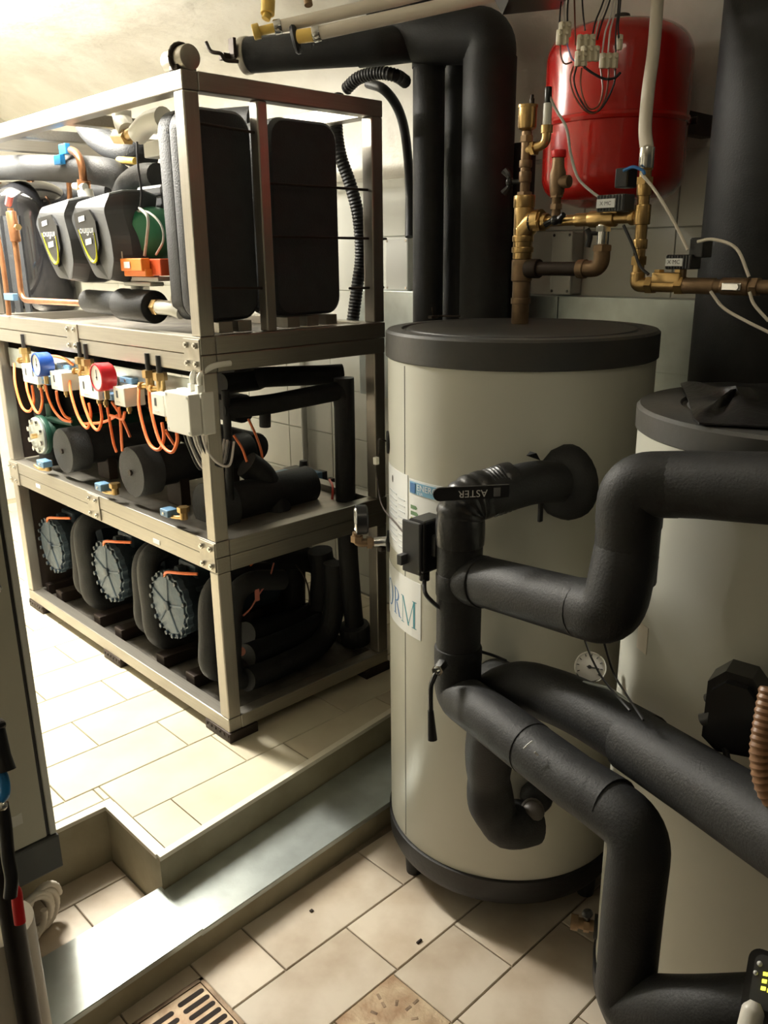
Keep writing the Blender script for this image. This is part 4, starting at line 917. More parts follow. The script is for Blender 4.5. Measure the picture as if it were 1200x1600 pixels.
stroke(M_, 0.004, 0, 0.004, H, 0.0022); stroke(M_, 0.032, 0, 0.004, H, 0.0065); stroke(M_, 0.032, 0, 0.058, H, 0.003); stroke(M_, 0.056, 0, 0.056, H, 0.008)
for a_, b_2 in ((-0.003, 0.013), (0.050, 0.070)): M_.append([(a_, 0), (b_2, 0), (b_2, 0.0022), (a_, 0.0022)])
M_.append([(-0.003, H-0.0022), (0.009, H-0.0022), (0.009, H), (-0.003, H)]); M_.append([(0.052, H-0.0022), (0.070, H-0.0022), (0.070, H), (0.052, H)])
letter(M_, 161.0, 0.605, teal)
R_ = []
stroke(R_, 0.005, 0, 0.005, H, 0.0075); R_ += arcpoly(0.012, H*0.75, 0.024, H*0.25, 0.0075, -90, 90); stroke(R_, 0.036, 0, 0.016, H*0.5, 0.008)
for a_, b_2, z_ in ((-0.001, 0.019, 0), (0.034, 0.050, 0), (-0.001, 0.012, H-0.0022)): R_.append([(a_, z_), (b_2, z_), (b_2, z_+0.0022), (a_, z_+0.0022)])
letter(R_, 152.0, 0.610, blue_i)
letter(arcpoly(0, H*0.5, 0.030, H*0.5, 0.009, 0, 360, 28), 145.0, 0.615, blue_i)
patch('', 0.30, -1.585, 0.31, 145, 151.5, 0.790, 0.845, cream_pl, t2, 'type_sticker', 4)
# black rubber grommet with sensor wire, left side of the first tank
def rad(a, r, z, cx=0.42, cy=-0.82): a = math.radians(a); return Vector((cx+r*math.cos(a), cy+r*math.sin(a), z))
build('grommet', MB().cyl(rad(138.5, 0.330, 1.055), rad(138.5, 0.341, 1.055), 0.030, 24, bev=0.003), rubber, t1)
solo('sensor_wire', MB().tube(smooth([rad(138.5, 0.341, 1.058), rad(138.5, 0.36, 1.062), (0.195, -0.534, 1.016), (0.183, -0.536, 0.983), (0.177, -0.544, 0.950), (0.137, -0.604, 0.890), (0.055, -0.745, 0.885), (-0.034, -0.871, 0.899)], 7), 0.0022, 7), iron, 'thin dark sensor wire hanging from the grommet on the left side of the tank', 'wire')
solo('wire_tag', MB().box(Vector((0.184, -0.534, 0.992))-Vector((0.006, 0.006, 0.010)), Vector((0.184, -0.534, 0.992))+Vector((0.006, 0.006, 0.010)), 0.001), white_pl, 'small white clip on the thin sensor wire left of the tank', 'clip')
# pressure gauge with isolation cock on the left side of the first tank
n_ = Vector((-0.78, 0.62, 0)).normalized(); gc = Vector((0.106, -0.536, 0.843))
t = thing('tank_gauge', 'black cased pressure gauge seen edge-on, on a cock at the left of the tank', 'gauge', gc-Vector((0, 0, 0.04)))
build('case', MB().lathe([(0, -0.030), (0.036, -0.030), (0.040, -0.026), (0.041, 0.0), (0.037, 0.003)], gc, n_, 28), plastic_k, t)
build('dial', MB().cyl(gc, gc+n_*0.002, 0.037, 28), dial, t)
build('bezel', MB().torus(gc+n_*0.002, n_, 0.038, 0.0028, 28, 8), chrome, t)
e0 = rad(136, 0.334, 0.777); el = Vector((gc.x, gc.y, 0.777))
build('elbow_body', MB().tube(fillet([gc-Vector((0, 0, 0.035)), el, el.lerp(e0, 0.6)], 0.02), 0.012, 12).cyl6(gc-Vector((0, 0, 0.045)), gc-Vector((0, 0, 0.062)), 0.017).cyl6(el.lerp(e0, 0.3), el.lerp(e0, 0.45), 0.017), brass_d, t)
build('cock', MB().cyl(el.lerp(e0, 0.5), e0, 0.014, 14), chrome, t)
build('cock_handle', MB().box(el.lerp(e0, 0.75)-Vector((0.008, 0.008, 0.028)), el.lerp(e0, 0.75)-Vector((-0.008, -0.008, 0.014)), 0.003), iron, t)
build('rosette', MB().cyl(rad(136, 0.332, 0.777), rad(136, 0.342, 0.777), 0.030, 24, bev=0.003), rubber, t)
# keys on the tank top
kc = Vector((0.500, -0.457, 1.347))
k_ = MB().torus(kc+Vector((0, 0, 0.004)), (0, 0.1, 1), 0.012, 0.0014, 18, 6)
k_.tube(smooth([kc+Vector((0.01, 0.0, 0.003)), kc+Vector((0.03, 0.012, 0.004)), kc+Vector((0.055, -0.02, 0.003)), kc+Vector((0.07, -0.035, 0.003))], 5), 0.0028, 8)
k_.tube(smooth([kc, kc+Vector((-0.012, 0.0, 0.018)), kc+Vector((-0.010, 0.004, 0.030))], 5), 0.0022, 8).box(kc+Vector((-0.028, -0.012, 0.0)), kc+Vector((0.0, 0.004, 0.008)), 0.002)
solo('wire_clamp', k_, iron, 'small metal clamp lying on the lid of the centre tank, by the pipes', 'clamp')

# ================================================================ INSULATED PIPEWORK IN FRONT OF THE TANKS
vx, vy = -0.043, -1.029
t = thing('insulated_riser', 'thick black insulated riser with a valve lever, standing before the centre tank', 'pipe', (vx, vy, 0.55))
build('flange_wrap', MB().lathe([(0, 0.0), (0.086, 0.0), (0.087, 0.02), (0.076, 0.045), (0.058, 0.06), (0, 0.065)], rad(-121.5, 0.333, 1.028), Vector((-0.099, -1.043, 1.032))-rad(-121.5, 0.333, 1.028), 24), foam, t)
el_ = [rad(-121.5, 0.35, 1.028), (0.118, -1.099, 1.051), (0.046, -1.077, 1.043), (-0.043, -1.029, 1.024), (-0.043, -1.029, 0.917)]
build('outlet', MB().tube(fillet(el_, 0.05), 0.047, 22), foam, t)
tp = fillet([(0.075, -1.080, 1.051), (0.035, -1.060, 1.038), (-0.043, -1.029, 1.028), (-0.043, -1.029, 0.932)], 0.06, 8)
build('tape_wrap', MB().tube(smooth(tp, 4), 0.05, 24, rf=lambda s: 0.0495+0.0035*abs(math.sin(s*34))), foam_s, t)
build('pipe', MB().tube([(-0.043, -1.029, 1.003), (-0.043, -1.029, 0.660)], 0.049, 26), foam, t)
build('collar', MB().cyl((-0.043, -1.029, 0.695), (-0.043, -1.029, 0.654), 0.053, 26, bev=0.005), foam, t)
build('collar', MB().cyl((-0.043, -1.029, 0.869), (-0.043, -1.029, 0.814), 0.051, 26, bev=0.004), foam, t)
rg = MB()
rg.add([(0.118, -1.101, 1.114), (0.109, -1.081, 1.107), (0.117, -1.085, 1.116), (0.137, -1.099, 1.094)], [[0, 1, 2], [0, 3, 1]])
build('torn_edge', rg.box(Vector((0.131, -1.109, 0.989))-Vector((0.006, 0.004, 0.03)), Vector((0.131, -1.109, 0.989))+Vector((0.006, 0.004, 0.02)), 0.002).box(Vector((0.251, -1.144, 1.010))-Vector((0.02, 0.004, 0.01)), Vector((0.251, -1.144, 1.010))+Vector((0.02, 0.004, 0.01)), 0.002), foam, t)
# lever of the top valve
a_, b_ = Vector((-0.131, -1.050, 1.063)), Vector((-0.023, -1.139, 1.065)); U = (b_-a_).normalized(); Vv = Vector((0, 0, 1)); Nn = U.cross(Vv).normalized()
t = thing('valve_lever', 'flat black valve lever with upside-down silver lettering on the taped elbow', 'lever', a_)
L_ = (b_-a_).length
pl = [(0.0+0.014*math.cos(a), 0.014*math.sin(a)) for a in [math.radians(90+180*k/10) for k in range(11)]]+[(L_, -0.012), (L_, 0.014)]
build('blade', MB().prism(pl, a_, U, Vv, Nn*-0.006), plastic_k, t)
build('print', put_text(MB(), 'ASTER', 0.021, a_+U*0.066+Vv*0.006+Nn*0.0008, -U, -Vv), silver_ink, t)
build('print', MB().prism([(0.108, -0.009), (0.122, -0.009), (0.122, 0.009), (0.108, 0.009)], a_+Nn*0.0002, U, Vv, Nn*0.0006), mat('worn_grey_print', (0.12, 0.12, 0.12), 0.35), t)
# branch to the right, riser and the big horizontal pipe in front of the second tank
t = thing('insulated_branch', 'black insulated branch rising to a big horizontal pipe before the right tank', 'pipe', (-0.18, -1.45, 0.85))


build('slant_pipe', MB().tube([(-0.039, -1.086, 0.862), (-0.064, -1.186, 0.879), (-0.121, -1.390, 0.916)], 0.0535, 26), foam, t)
build('lower_elbow', MB().tube(fillet([(-0.113, -1.372, 0.912), (-0.139, -1.455, 0.930), (-0.099, -1.448, 1.036)], 0.05, 8), 0.0545, 26), foam, t)
build('riser', MB().tube([(-0.099, -1.448, 0.983), (-0.099, -1.448, 1.116)], 0.0535, 26), foam, t)
build('upper_elbow', MB().tube(fillet([(-0.099, -1.448, 1.082), (-0.099, -1.448, 1.152), (-0.077, -1.519, 1.161)], 0.06, 8), 0.055, 26), foam, t)
build('horizontal_pipe', MB().tube([(-0.082, -1.479, 1.155), (-0.076, -1.560, 1.168), ext((-0.076, -1.560, 1.168), (-0.091, -1.751, 1.197), 4.0)], 0.0545, 26), foam, t)
build('tee_collar', MB().cyl((-0.031, -1.026, 0.851), (-0.045, -1.101, 0.864), 0.056, 26, bev=0.005), foam, t)
# lower line: riser bottom, long slant, drop, outgoing pipe
t = thing('insulated_line', 'long black insulated line slanting from the riser foot down to the right tank', 'pipe', (-0.238, -1.588, 0.3))
build('top_elbow', MB().tube(fillet([(-0.043, -1.029, 0.663), (-0.043, -1.029, 0.572), (-0.122, -1.201, 0.609), (-0.155, -1.313, 0.613)], 0.06, 8), 0.0525, 26), foam, t)
build('slant_pipe', MB().tube([(-0.136, -1.252, 0.610), (-0.191, -1.436, 0.617), (-0.214, -1.527, 0.624)], 0.0515, 26), foam, t)
build('drop_pipe', MB().tube(fillet([(-0.206, -1.485, 0.621), (-0.229, -1.587, 0.619), (-0.238, -1.588, 0.495), (-0.238, -1.588, 0.264), (-0.275, -1.729, 0.389), ext((-0.275, -1.729, 0.389), (-0.216, -1.893, 0.478), 3.2)], 0.055, 8), 0.0505, 26), foam, t)
build('scuff', MB().tube(smooth([(-0.227, -1.346, 0.661), (-0.223, -1.353, 0.672), (-0.215, -1.356, 0.676)], 3), 0.0015, 5).tube([(-0.225, -1.369, 0.664), (-0.222, -1.375, 0.658)], 0.0018, 5), silver_ink, t)
t = thing('insulated_line', 'black insulated line from behind the riser running down to the right edge', 'pipe', (-0.1, -1.33, 0.6))
build('first_pipe', MB().tube(fillet([rad(-147, 0.34, 0.53), (0.030, -1.077, 0.562), (0.005, -1.169, 0.632), (-0.036, -1.331, 0.668), (-0.103, -1.519, 0.690)], 0.07, 8), 0.056, 26), foam, t)
build('second_pipe', MB().tube([(-0.106, -1.495, 0.689), (-0.185, -1.661, 0.718), ext((-0.185, -1.661, 0.718), (-0.313, -1.877, 0.775), 2.6)], 0.058, 26), foam, t)
# wrapped low outlet of the first tank
t = thing('wrapped_outlet', 'lumpy black wrapped elbow at the foot of the centre tank with a brown cap', 'pipe', (0.065, -1.098, 0.183))
build('wrap', MB().tube(smooth([(-0.010, -1.105, 0.541), (0.034, -1.064, 0.395), (0.054, -1.051, 0.300), (0.062, -1.059, 0.233), (0.089, -1.079, 0.181), (0.163, -1.112, 0.165)], 5), 0.054, 20, rf=lambda s: 0.050+0.007*abs(math.sin(s*9))), foam, t)
build('flap', MB().sphere((0.119, -1.091, 0.183), 0.058, (1.0, 1.0, 0.8), 18).sphere((0.194, -1.093, 0.214), 0.042, (1, 1, 1), 16), foam, t)
build('cap', MB().sphere((0.143, -1.118, 0.210), 0.030, (1, 1, 0.9), 16).torus((0.143, -1.118, 0.210), (-0.4, -0.8, 0.5), 0.028, 0.005, 18, 8), mat('brown_cap', (0.10, 0.085, 0.075), 0.45), t)
build('screw', MB().cyl6((0.016, -1.098, 0.361), (0.030, -1.088, 0.349), 0.010), bolt_m, t)
# small side valve handle on the riser
hb = Vector((-0.132, -1.048, 0.672))
t = thing('drain_lever', 'thin black hanging valve lever left of the riser foot', 'lever', Vector((-0.156, -1.057, 0.528)))
build('spindle', MB().cyl6(hb, hb+Vector((0.03, 0.012, 0)), 0.013).cyl(hb-Vector((0.008, 0, 0)), hb, 0.008, 12), chrome, t)
build('blade', MB().tube(smooth([hb, (-0.146, -1.049, 0.656), (-0.154, -1.049, 0.636), (-0.159, -1.055, 0.560)], 5), 0.0055, 8), plastic_k, t)
build('grip', MB().cyl((-0.157, -1.052, 0.589), (-0.161, -1.062, 0.523), 0.0065, 10, r2=0.0105), plastic_k, t)
# flow sensor box on the left of the riser
cb = Vector((-0.088, -0.961, 0.909))
t = thing('sensor_box', 'black sensor housing mounted left of the riser, with a cable below', 'sensor', cb-Vector((0, 0, 0.06)))
build('cover', MB().box(cb+Vector((0.006, 0.0, -0.056)), cb+Vector((0.075, 0.05, 0.064)), 0.006), plastic_k, t)
build('base', MB().box(cb+Vector((-0.004, 0.004, -0.058)), cb+Vector((0.004, 0.058, 0.062)), 0.003).box(cb+Vector((0.03, -0.01, -0.02)), cb+Vector((0.09, 0.02, 0.03)), 0.004), plastic_dg, t)
build('gland', MB().cyl(cb+Vector((0.02, 0.012, -0.056)), cb+Vector((0.02, 0.012, -0.074)), 0.012, 14), plastic_k, t)
build('cable', MB().tube(smooth([cb+Vector((0.02, 0.012, -0.07)), (-0.102, -0.983, 0.825), (-0.095, -0.998, 0.805), (-0.084, -1.015, 0.789)], 6), 0.0048, 8), rubber, t)
build('side_flap', MB().box(Vector((-0.112, -0.907, 0.878))-Vector((0.0, 0.0, 0.006)), Vector((-0.092, -0.921, 0.891))+Vector((0, 0, 0.004)), 0.001), plastic_dg, t)
# small dial between the pipes with dangling wires
gq = Vector((0.055, -1.302, 0.705)); vd = (gq-cam.matrix_world.translation).normalized(); nn = (-vd+Vector((-0.25, 0.15, 0.1))).normalized()
t = thing('dial_gauge', 'small round dial gauge between the slanting pipes', 'gauge', gq-Vector((0, 0, 0.04)))
build('case', MB().lathe([(0, -0.02), (0.030, -0.02), (0.033, -0.002), (0.032, 0.003), (0.029, 0.003)], gq, nn, 28), chrome, t)
dd = build('dial', MB().cyl(gq, gq+nn*0.0015, 0.0295, 28), dial, t)
A_, B_, _ = frame_of(nn)
mk = MB()
for k in range(9):
    a = math.radians(-30+30*k); d1 = A_*math.cos(a)+B_*math.sin(a); mk.tube([gq+nn*0.002+d1*0.022, gq+nn*0.002+d1*0.027], 0.0009, 5)
build('mark', mk.tube([gq+nn*0.0025-A_*0.006, gq+nn*0.0025+A_*0.02], 0.0011, 5).cyl(gq+nn*0.002, gq+nn*0.005, 0.004, 8), ink, dd)
build('stem', MB().cyl6(gq-Vector((0, 0, 0.030)), gq-Vector((0, 0, 0.052)), 0.011), brass_d, t)
solo('sensor_wire', MB().tube(smooth([(-0.118, -1.391, 0.856), (-0.035, -1.359, 0.776), (-0.067, -1.408, 0.759), (-0.152, -1.508, 0.775)], 6), 0.0022, 6), blk_w, 'thin black wire hanging over the small dial gauge', 'wire')
solo('sensor_wire', MB().tube(smooth([(-0.094, -1.414, 0.855), (-0.052, -1.415, 0.776), (-0.087, -1.459, 0.767), (-0.173, -1.544, 0.781)], 6), 0.0022, 6), blk_w, 'thin black wire just right of the small dial gauge', 'wire')
solo('sensor_wire', MB().tube(smooth([(-0.042, -1.094, 0.701), (-0.011, -1.101, 0.684), (0.036, -1.101, 0.654)], 5), 0.0035, 7), blk_w, 'short black cable leaving the riser foot to the right', 'wire')
solo('metal_strip', MB().tube([(-0.040, -1.347, 0.724), (-0.057, -1.410, 0.743), (-0.107, -1.484, 0.764)], 0.003, 7), galv, 'thin metal strip lying on the rear slanting pipe below the dial', 'strip')
# ---- things on the second tank
t = thing('flow_actuator', 'black octagonal actuator housing on the face of the right tank', 'actuator', (-0.109, -1.674, 0.757))
ac = Vector((-0.094, -1.662, 0.818)); n2 = (ac-Vector((0.30, -1.585, ac.z))).normalized(); A_, B_, _ = frame_of(n2)
ow = [(-0.045, -0.055), (-0.02, -0.075), (0.03, -0.068), (0.048, -0.03), (0.048, 0.035), (0.02, 0.068), (-0.02, 0.070), (-0.045, 0.045)]
build('housing', MB().prism(ow, ac-n2*0.03, A_, B_, n2*0.05).prism([(p[0]*0.8, p[1]*0.8) for p in ow], ac+n2*0.02, A_, B_, n2*0.012), plastic_k, t)
build('neck', MB().cyl(ac-n2*0.09, ac-n2*0.02, 0.026, 16), plastic_k, t)
build('side_screw', MB().cyl((-0.122, -1.618, 0.791), (-0.118, -1.633, 0.801), 0.010, 10).cyl((-0.108, -1.617, 0.824), (-0.109, -1.628, 0.831), 0.008, 10), plastic_dg, t)
build('cable', MB().tube(smooth([(-0.121, -1.660, 0.762), (-0.131, -1.675, 0.738), (-0.148, -1.703, 0.736), (-0.169, -1.736, 0.748)], 6), 0.0055, 8), rubber, t)
solo('ribbed_hose', corr([(-0.258, -1.764, 0.959), (-0.271, -1.767, 0.923), (-0.286, -1.773, 0.873), (-0.290, -1.789, 0.828), (-0.278, -1.813, 0.799)], 0.016, pitch=0.009), tan_hose, 'brown ribbed hose at the right edge beside the octagonal actuator', 'hose')
q0, q1 = rad(119, 0.305, -0.012, 0.30, -1.585), rad(119, 0.372, -0.012, 0.30, -1.585)
t = thing('drain_valve', 'dull metal drain cock low on the left side of the right tank', 'valve', q1-Vector((0, 0, 0.02)))
build('body', MB().cyl(q0, q1, 0.013, 14).cyl6(q0.lerp(q1, 0.35), q0.lerp(q1, 0.55), 0.018).cyl(q0.lerp(q1, 0.75), q1, 0.0185, 16), brass_d, t)
build('handle', MB().cyl(q0.lerp(q1, 0.45), q0.lerp(q1, 0.45)+Vector((0, 0, 0.028)), 0.007, 10).sphere(q0.lerp(q1, 0.45)+Vector((0, 0, 0.032)), 0.013, (1.2, 1, 0.7), 12), plastic_k, t)
build('rosette', MB().cyl(rad(119, 0.307, -0.012, 0.30, -1.585), rad(119, 0.318, -0.012, 0.30, -1.585), 0.028, 20), rubber, t)
# pump controller at the bottom right corner
pc_ = Vector((-0.400, -1.855, 0.628)); n3 = (cam.matrix_world.translation-pc_).normalized(); A_, B_, _ = frame_of(n3)
if A_.dot(Vector((0.7169, -0.6971, 0))) < 0: A_ = -A_; 
if B_.z < 0: B_ = -B_
t = thing('pump_controller', 'black pump controller with glowing yellow LED bars in the bottom right corner', 'controller', pc_-Vector((0, 0, 0.05)))
build('housing', MB().prism(rr_poly(0.13, 0.085, 0.015), pc_-A_*0.024-B_*0.045, A_, B_, -n3*0.06), plastic_k, t)
build('bezel', MB().prism(rr_poly(0.10, 0.062, 0.01), pc_-A_*0.016-B_*0.028, A_, B_, n3*0.003), plastic_dg, t)
for i in range(3):
    for j in range(3):
        if (i, j) == (2, 2): continue
        build('led', MB().prism([(0, 0), (0.0055, 0.001), (0.0055, 0.0055), (0, 0.0045)], pc_+A_*(-0.0045+0.0075*j)+B_*(-0.007+0.0085*i)+n3*0.0032, A_, B_, n3*0.001), led, t)
build('button', MB().sphere(pc_-A_*0.010+B_*0.022+n3*0.004, 0.0035, n=10).sphere(pc_-A_*0.013+B_*0.010+n3*0.004, 0.003, n=10), silver_ink, t)
solo('grip_handle', MB().tube(smooth([pc_-A_*0.008-B_*0.022+n3*0.02, pc_-A_*0.010-B_*0.045+n3*0.02, pc_-A_*0.012-B_*0.08+n3*0.02, pc_-A_*0.010-B_*0.12+n3*0.02], 6), 0.014, 16, rf=lambda s: 0.0135*min(1, 0.45+4*s)), skin_w, 'pale rounded rubber grip standing in front of the yellow LED controller', 'handle')
# black sheet on the second tank's lid
zz = 1.252
o_ = [(0.382, -1.279, 1.250), (0.199, -1.388, 1.250), (0.023, -1.486, 1.250), (-0.009, -1.511, 1.250), (0.008, -1.544, 1.250), (0.045, -1.631, 1.250), (0.265, -1.613, 1.250), (0.477, -1.466, 1.250), (0.469, -1.347, 1.250)]
def sheet(outer, h0, amp, seed):
    random.seed(seed); c = sum((Vector(p) for p in outer), Vector())/len(outer); n = len(outer); K = 7; top = []; 
    pts = []
    m2 = n*3
    ring = [Vector(outer[i//3]).lerp(Vector(outer[(i//3+1) % n]), (i % 3)/3) for i in range(m2)]
    for k in range(K+1):
        s = k/K
        for i, p in enumerate(ring):
            h = h0*(s**0.6)*(0.6+0.4*math.sin(i*0.9+seed)) + amp*math.sin(i*1.3+k*1.1)*s
            pts.append(Vector((p.x+(c.x-p.x)*s, p.y+(c.y-p.y)*s, zz+max(h, 0.001*k))))
    fs = [[k*m2+i, k*m2+(i+1) % m2, (k+1)*m2+(i+1) % m2, (k+1)*m2+i] for k in range(K) for i in range(m2)]
    mb = MB().add(pts, fs, True)
    bot = [Vector((p.x, p.y, zz-0.003)) for p in ring]
    mb.add(bot+pts[:m2], [list(range(m2))]+[[i, (i+1) % m2, m2+(i+1) % m2, m2+i] for i in range(m2)])
    return mb
solo('rubber_sheet', sheet(o_, 0.028, 0.006, 2), foam_s, 'black rubber sheet draped over the lid of the right tank', 'sheet')
# ================================================================ BIG INSULATED PIPES BEHIND THE CENTRE TANK
t = thing('insulated_pipe', 'upright black insulated pipe nearest the rack, bending over its top', 'pipe', (0.900, -0.050, 1.301))
xyA = (0.9, -0.06)
build('upright_sleeve', MB().cyl((0.90, -0.055, ZP), (0.900, -0.055, 2.113), 0.053, 28), foam, t)
build('elbow', MB().tube(fillet([(0.900, -0.055, 2.107), (0.900, -0.055, 2.185), (0.756, 0.008, 2.160), (0.711, 0.079, 2.158)], 0.085, 8), 0.056, 28), foam, t)
build('run', MB().tube([(0.749, 0.030, 2.161), (0.605, 0.242, 2.161), (0.500, 0.400, 2.159)], 0.054, 28), foam, t)
build('end_ring', MB().cyl((0.508, 0.386, 2.159), (0.497, 0.410, 2.158), 0.057, 28, bev=0.004), steel_p, t)
t = thing('insulated_pipe', 'second upright black insulated pipe, half hidden behind the first', 'pipe', (1.04, -0.08, ZP))
build('upright_sleeve', MB().cyl((1.045, -0.07, ZP), (1.045, -0.07, 2.24), 0.062, 28), foam, t)
build('elbow', MB().tube(fillet([(1.045, -0.07, 2.2), (1.045, -0.07, 2.30), (0.98, 0.05, 2.31), (0.88, 0.20, 2.30)], 0.09, 8), 0.062, 28), foam, t)
t = thing('insulated_pipe', 'widest upright black insulated pipe, the one nearest the brass riser', 'pipe', (0.92, -0.32, ZP))
build('upright_sleeve', MB().cyl((0.915, -0.298, ZP), (0.915, -0.298, 2.10), 0.083, 32), foam, t)
build('elbow', MB().tube(fillet([(0.915, -0.298, 2.06), (0.915, -0.298, 2.163), (0.860, -0.100, 2.183), (0.83, 0.06, 2.225)], 0.12, 8), 0.080, 32), foam, t)
build('rear_sleeve', MB().cyl((1.03, -0.345, ZP), (1.03, -0.345, 1.86), 0.045, 20), foam, t)
# open pipe clamp parts at the end of the run
t = thing('pipe_clamp', 'dark open pipe clamp lying on the rack top by the end of the insulated run', 'clamp', (0.406, 0.391, 2.130))
build('strap', MB().tube(smooth([(0.352, 0.406, 2.178), (0.358, 0.389, 2.150), (0.378, 0.366, 2.142), (0.397, 0.370, 2.127), (0.439, 0.359, 2.127)], 6), 0.006, 8), iron, t)
build('bracket', MB().box(Vector((0.408, 0.392, 2.135)), Vector((0.408, 0.392, 2.135))+Vector((0.05, 0.03, 0.02)), 0.002).box(Vector((0.432, 0.370, 2.139)), Vector((0.432, 0.370, 2.139))+Vector((0.012, 0.03, 0.06)), 0.002), iron, t)
# cream plastic pipes with yellow brass ends
t = thing('plastic_pipe', 'upper cream plastic pipe under the ceiling with a brass end', 'pipe', (0.511, 0.030, 2.201))
build('pipe', MB().tube([(0.424, 0.106, 2.182), (0.607, -0.199, 2.224), (0.781, -0.521, 2.272)], 0.0175, 16), cream_pl, t)
build('ferrule', MB().cyl((0.406, 0.121, 2.178), (0.424, 0.106, 2.182), 0.021, 18, bev=0.003), chrome, t)
build('brass_end', MB().cyl((0.378, 0.160, 2.170), (0.409, 0.118, 2.178), 0.013, 14).cyl((0.365, 0.171, 2.167), (0.381, 0.157, 2.172), 0.022, 16, bev=0.003), yel_i, t)
t = thing('plastic_pipe', 'lower cream plastic pipe resting above the black insulated run', 'pipe', (0.515, -0.135, 2.163))
build('pipe', MB().tube([(0.466, -0.021, 2.149), (0.582, -0.225, 2.174), (0.781, -0.587, 2.219)], 0.0185, 16), cream_pl, t)
build('ferrule', MB().cyl((0.453, -0.004, 2.145), (0.467, -0.023, 2.149), 0.022, 18, bev=0.003), chrome, t)
build('brass_end', MB().cyl((0.432, 0.038, 2.144), (0.455, -0.005, 2.145), 0.019, 14), yel_i, t)
build('black_ring', MB().torus((0.446, 0.068, 2.143), (0.6, -0.6, 0.2), 0.03, 0.011, 20, 8), rubber, t)
solo('brass_fitting', MB().cyl((0.421, 0.156, 2.294), (0.401, 0.142, 2.217), 0.021, 14).cyl((0.401, 0.142, 2.217), (0.394, 0.143, 2.202), 0.013, 12), yel_i, 'yellow brass pipe stub hanging from the ceiling above the clamp', 'fitting')
solo('brass_fitting', MB().cyl((0.501, 0.079, 2.293), (0.495, 0.062, 2.241), 0.013, 12), brass_d, 'small brown pipe stub at the top edge above the cream pipes', 'fitting')
# black duct at the right
solo('duct_column', MB().lathe([(0, 0), (0.165, 0), (0.165, 2.75), (0, 2.75)], (0.90, -1.225, ZF), (0, 0, 1), 40), foam, 'very wide matte black column standing behind the right tank', 'duct')
# galvanised wall trunking
t = thing('wall_trunking', 'galvanised metal trunking running along the tiled wall behind the centre tank', 'trunking', (1.15, -0.6, 1.17))
for y0, y1 in ((-0.462, 0.55), (-1.6, -0.466)):
    build('cover', MB().box((1.10, y0, 1.165), (XW-0.001, y1, 1.386), 0.002), galv, t)
build('lower_cover', MB().box((1.12, -1.6, 0.95), (XW-0.001, 0.55, 1.163), 0.002), galv, t)
for (bb, lab) in ((((1.140, 0.274, 1.385), (1.195, 0.399, 1.589)), 'grey plastic box on the tiled wall between the rack and the first upright pipe'), (((1.130, -0.491, 1.389), (1.195, -0.410, 1.592)), 'grey plastic box on the tiled wall behind the brass riser')):
    t = thing('wall_box', lab, 'box', ((bb[0][0]+bb[1][0])/2, (bb[0][1]+bb[1][1])/2, bb[0][2]), 'grey wall boxes')
    build('box_body', MB().box((bb[0][0]+0.012, bb[0][1]+0.003, bb[0][2]+0.003), (XW-0.001, bb[1][1]-0.003, bb[1][2]-0.003), 0.004), grey_pl, t)
    build('lid', MB().box((bb[0][0]-0.004, bb[0][1], bb[0][2]), (bb[0][0]+0.012, bb[1][1], bb[1][2]), 0.005), grey_pl, t)
    for y in (bb[0][1]+0.01, bb[1][1]-0.01):
        for z in (bb[0][2]+0.012, bb[1][2]-0.012): build('screw', MB().cyl((bb[0][0]-0.006, y, z), (bb[0][0], y, z), 0.005, 8), bolt_m, t)
# ================================================================ RED EXPANSION VESSEL
rv = Vector((0.922, -0.747, 1.889)); zt_, zm_, zb_ = 2.124, 1.868, 1.642
rr = 0.196
t = thing('expansion_vessel', 'glossy red expansion vessel hanging on the wall', 'vessel', (rv.x, rv.y, zb_))
pf_ = [(0, 0)]
Hh = zt_-zb_
for k in range(13):
    a = math.pi/2*k/12; pf_.append((rr-0.075+0.075*math.sin(a) if k else rr-0.075, 0.018+0.07*(1-math.cos(a))))
pf_[1] = (rr*0.45, 0.006)
zs = zm_-zb_
pf_ += [(rr, zs-0.012), (rr+0.004, zs-0.010), (rr+0.007, zs-0.002), (rr+0.004, zs+0.006), (rr, zs+0.008)]
for k in range(13):
    a = math.pi/2*k/12; pf_.append((rr-0.085+0.085*math.cos(a), Hh-0.10+0.082*math.sin(a)))
pf_ += [(rr*0.3, Hh-0.004), (0, Hh)]
build('shell', MB().lathe(pf_, (rv.x, rv.y, zb_), (0, 0, 1), 72), redp, t)
build('top_cap', MB().cyl((rv.x, rv.y, zt_-0.01), (rv.x, rv.y, zt_+0.016), 0.022, 20, bev=0.006), iron, t)
build('wall_lug', MB().box((rv.x+0.08, rv.y-0.155, zm_-0.03), (XW-0.001, rv.y-0.115, zm_+0.03), 0.004).cyl((rv.x+0.11, rv.y-0.19, zm_-0.002), (rv.x+0.11, rv.y-0.155, zm_-0.002), 0.010, 10), iron, t)
build('wall_bracket', MB().box((rv.x+0.15, rv.y-0.05, zt_-0.12), (XW-0.001, rv.y+0.05, zt_-0.06), 0.004), iron, t)
build('port', MB().cyl((rv.x, rv.y, zb_-0.03), (rv.x, rv.y, zb_+0.02), 0.018, 14), iron, t)
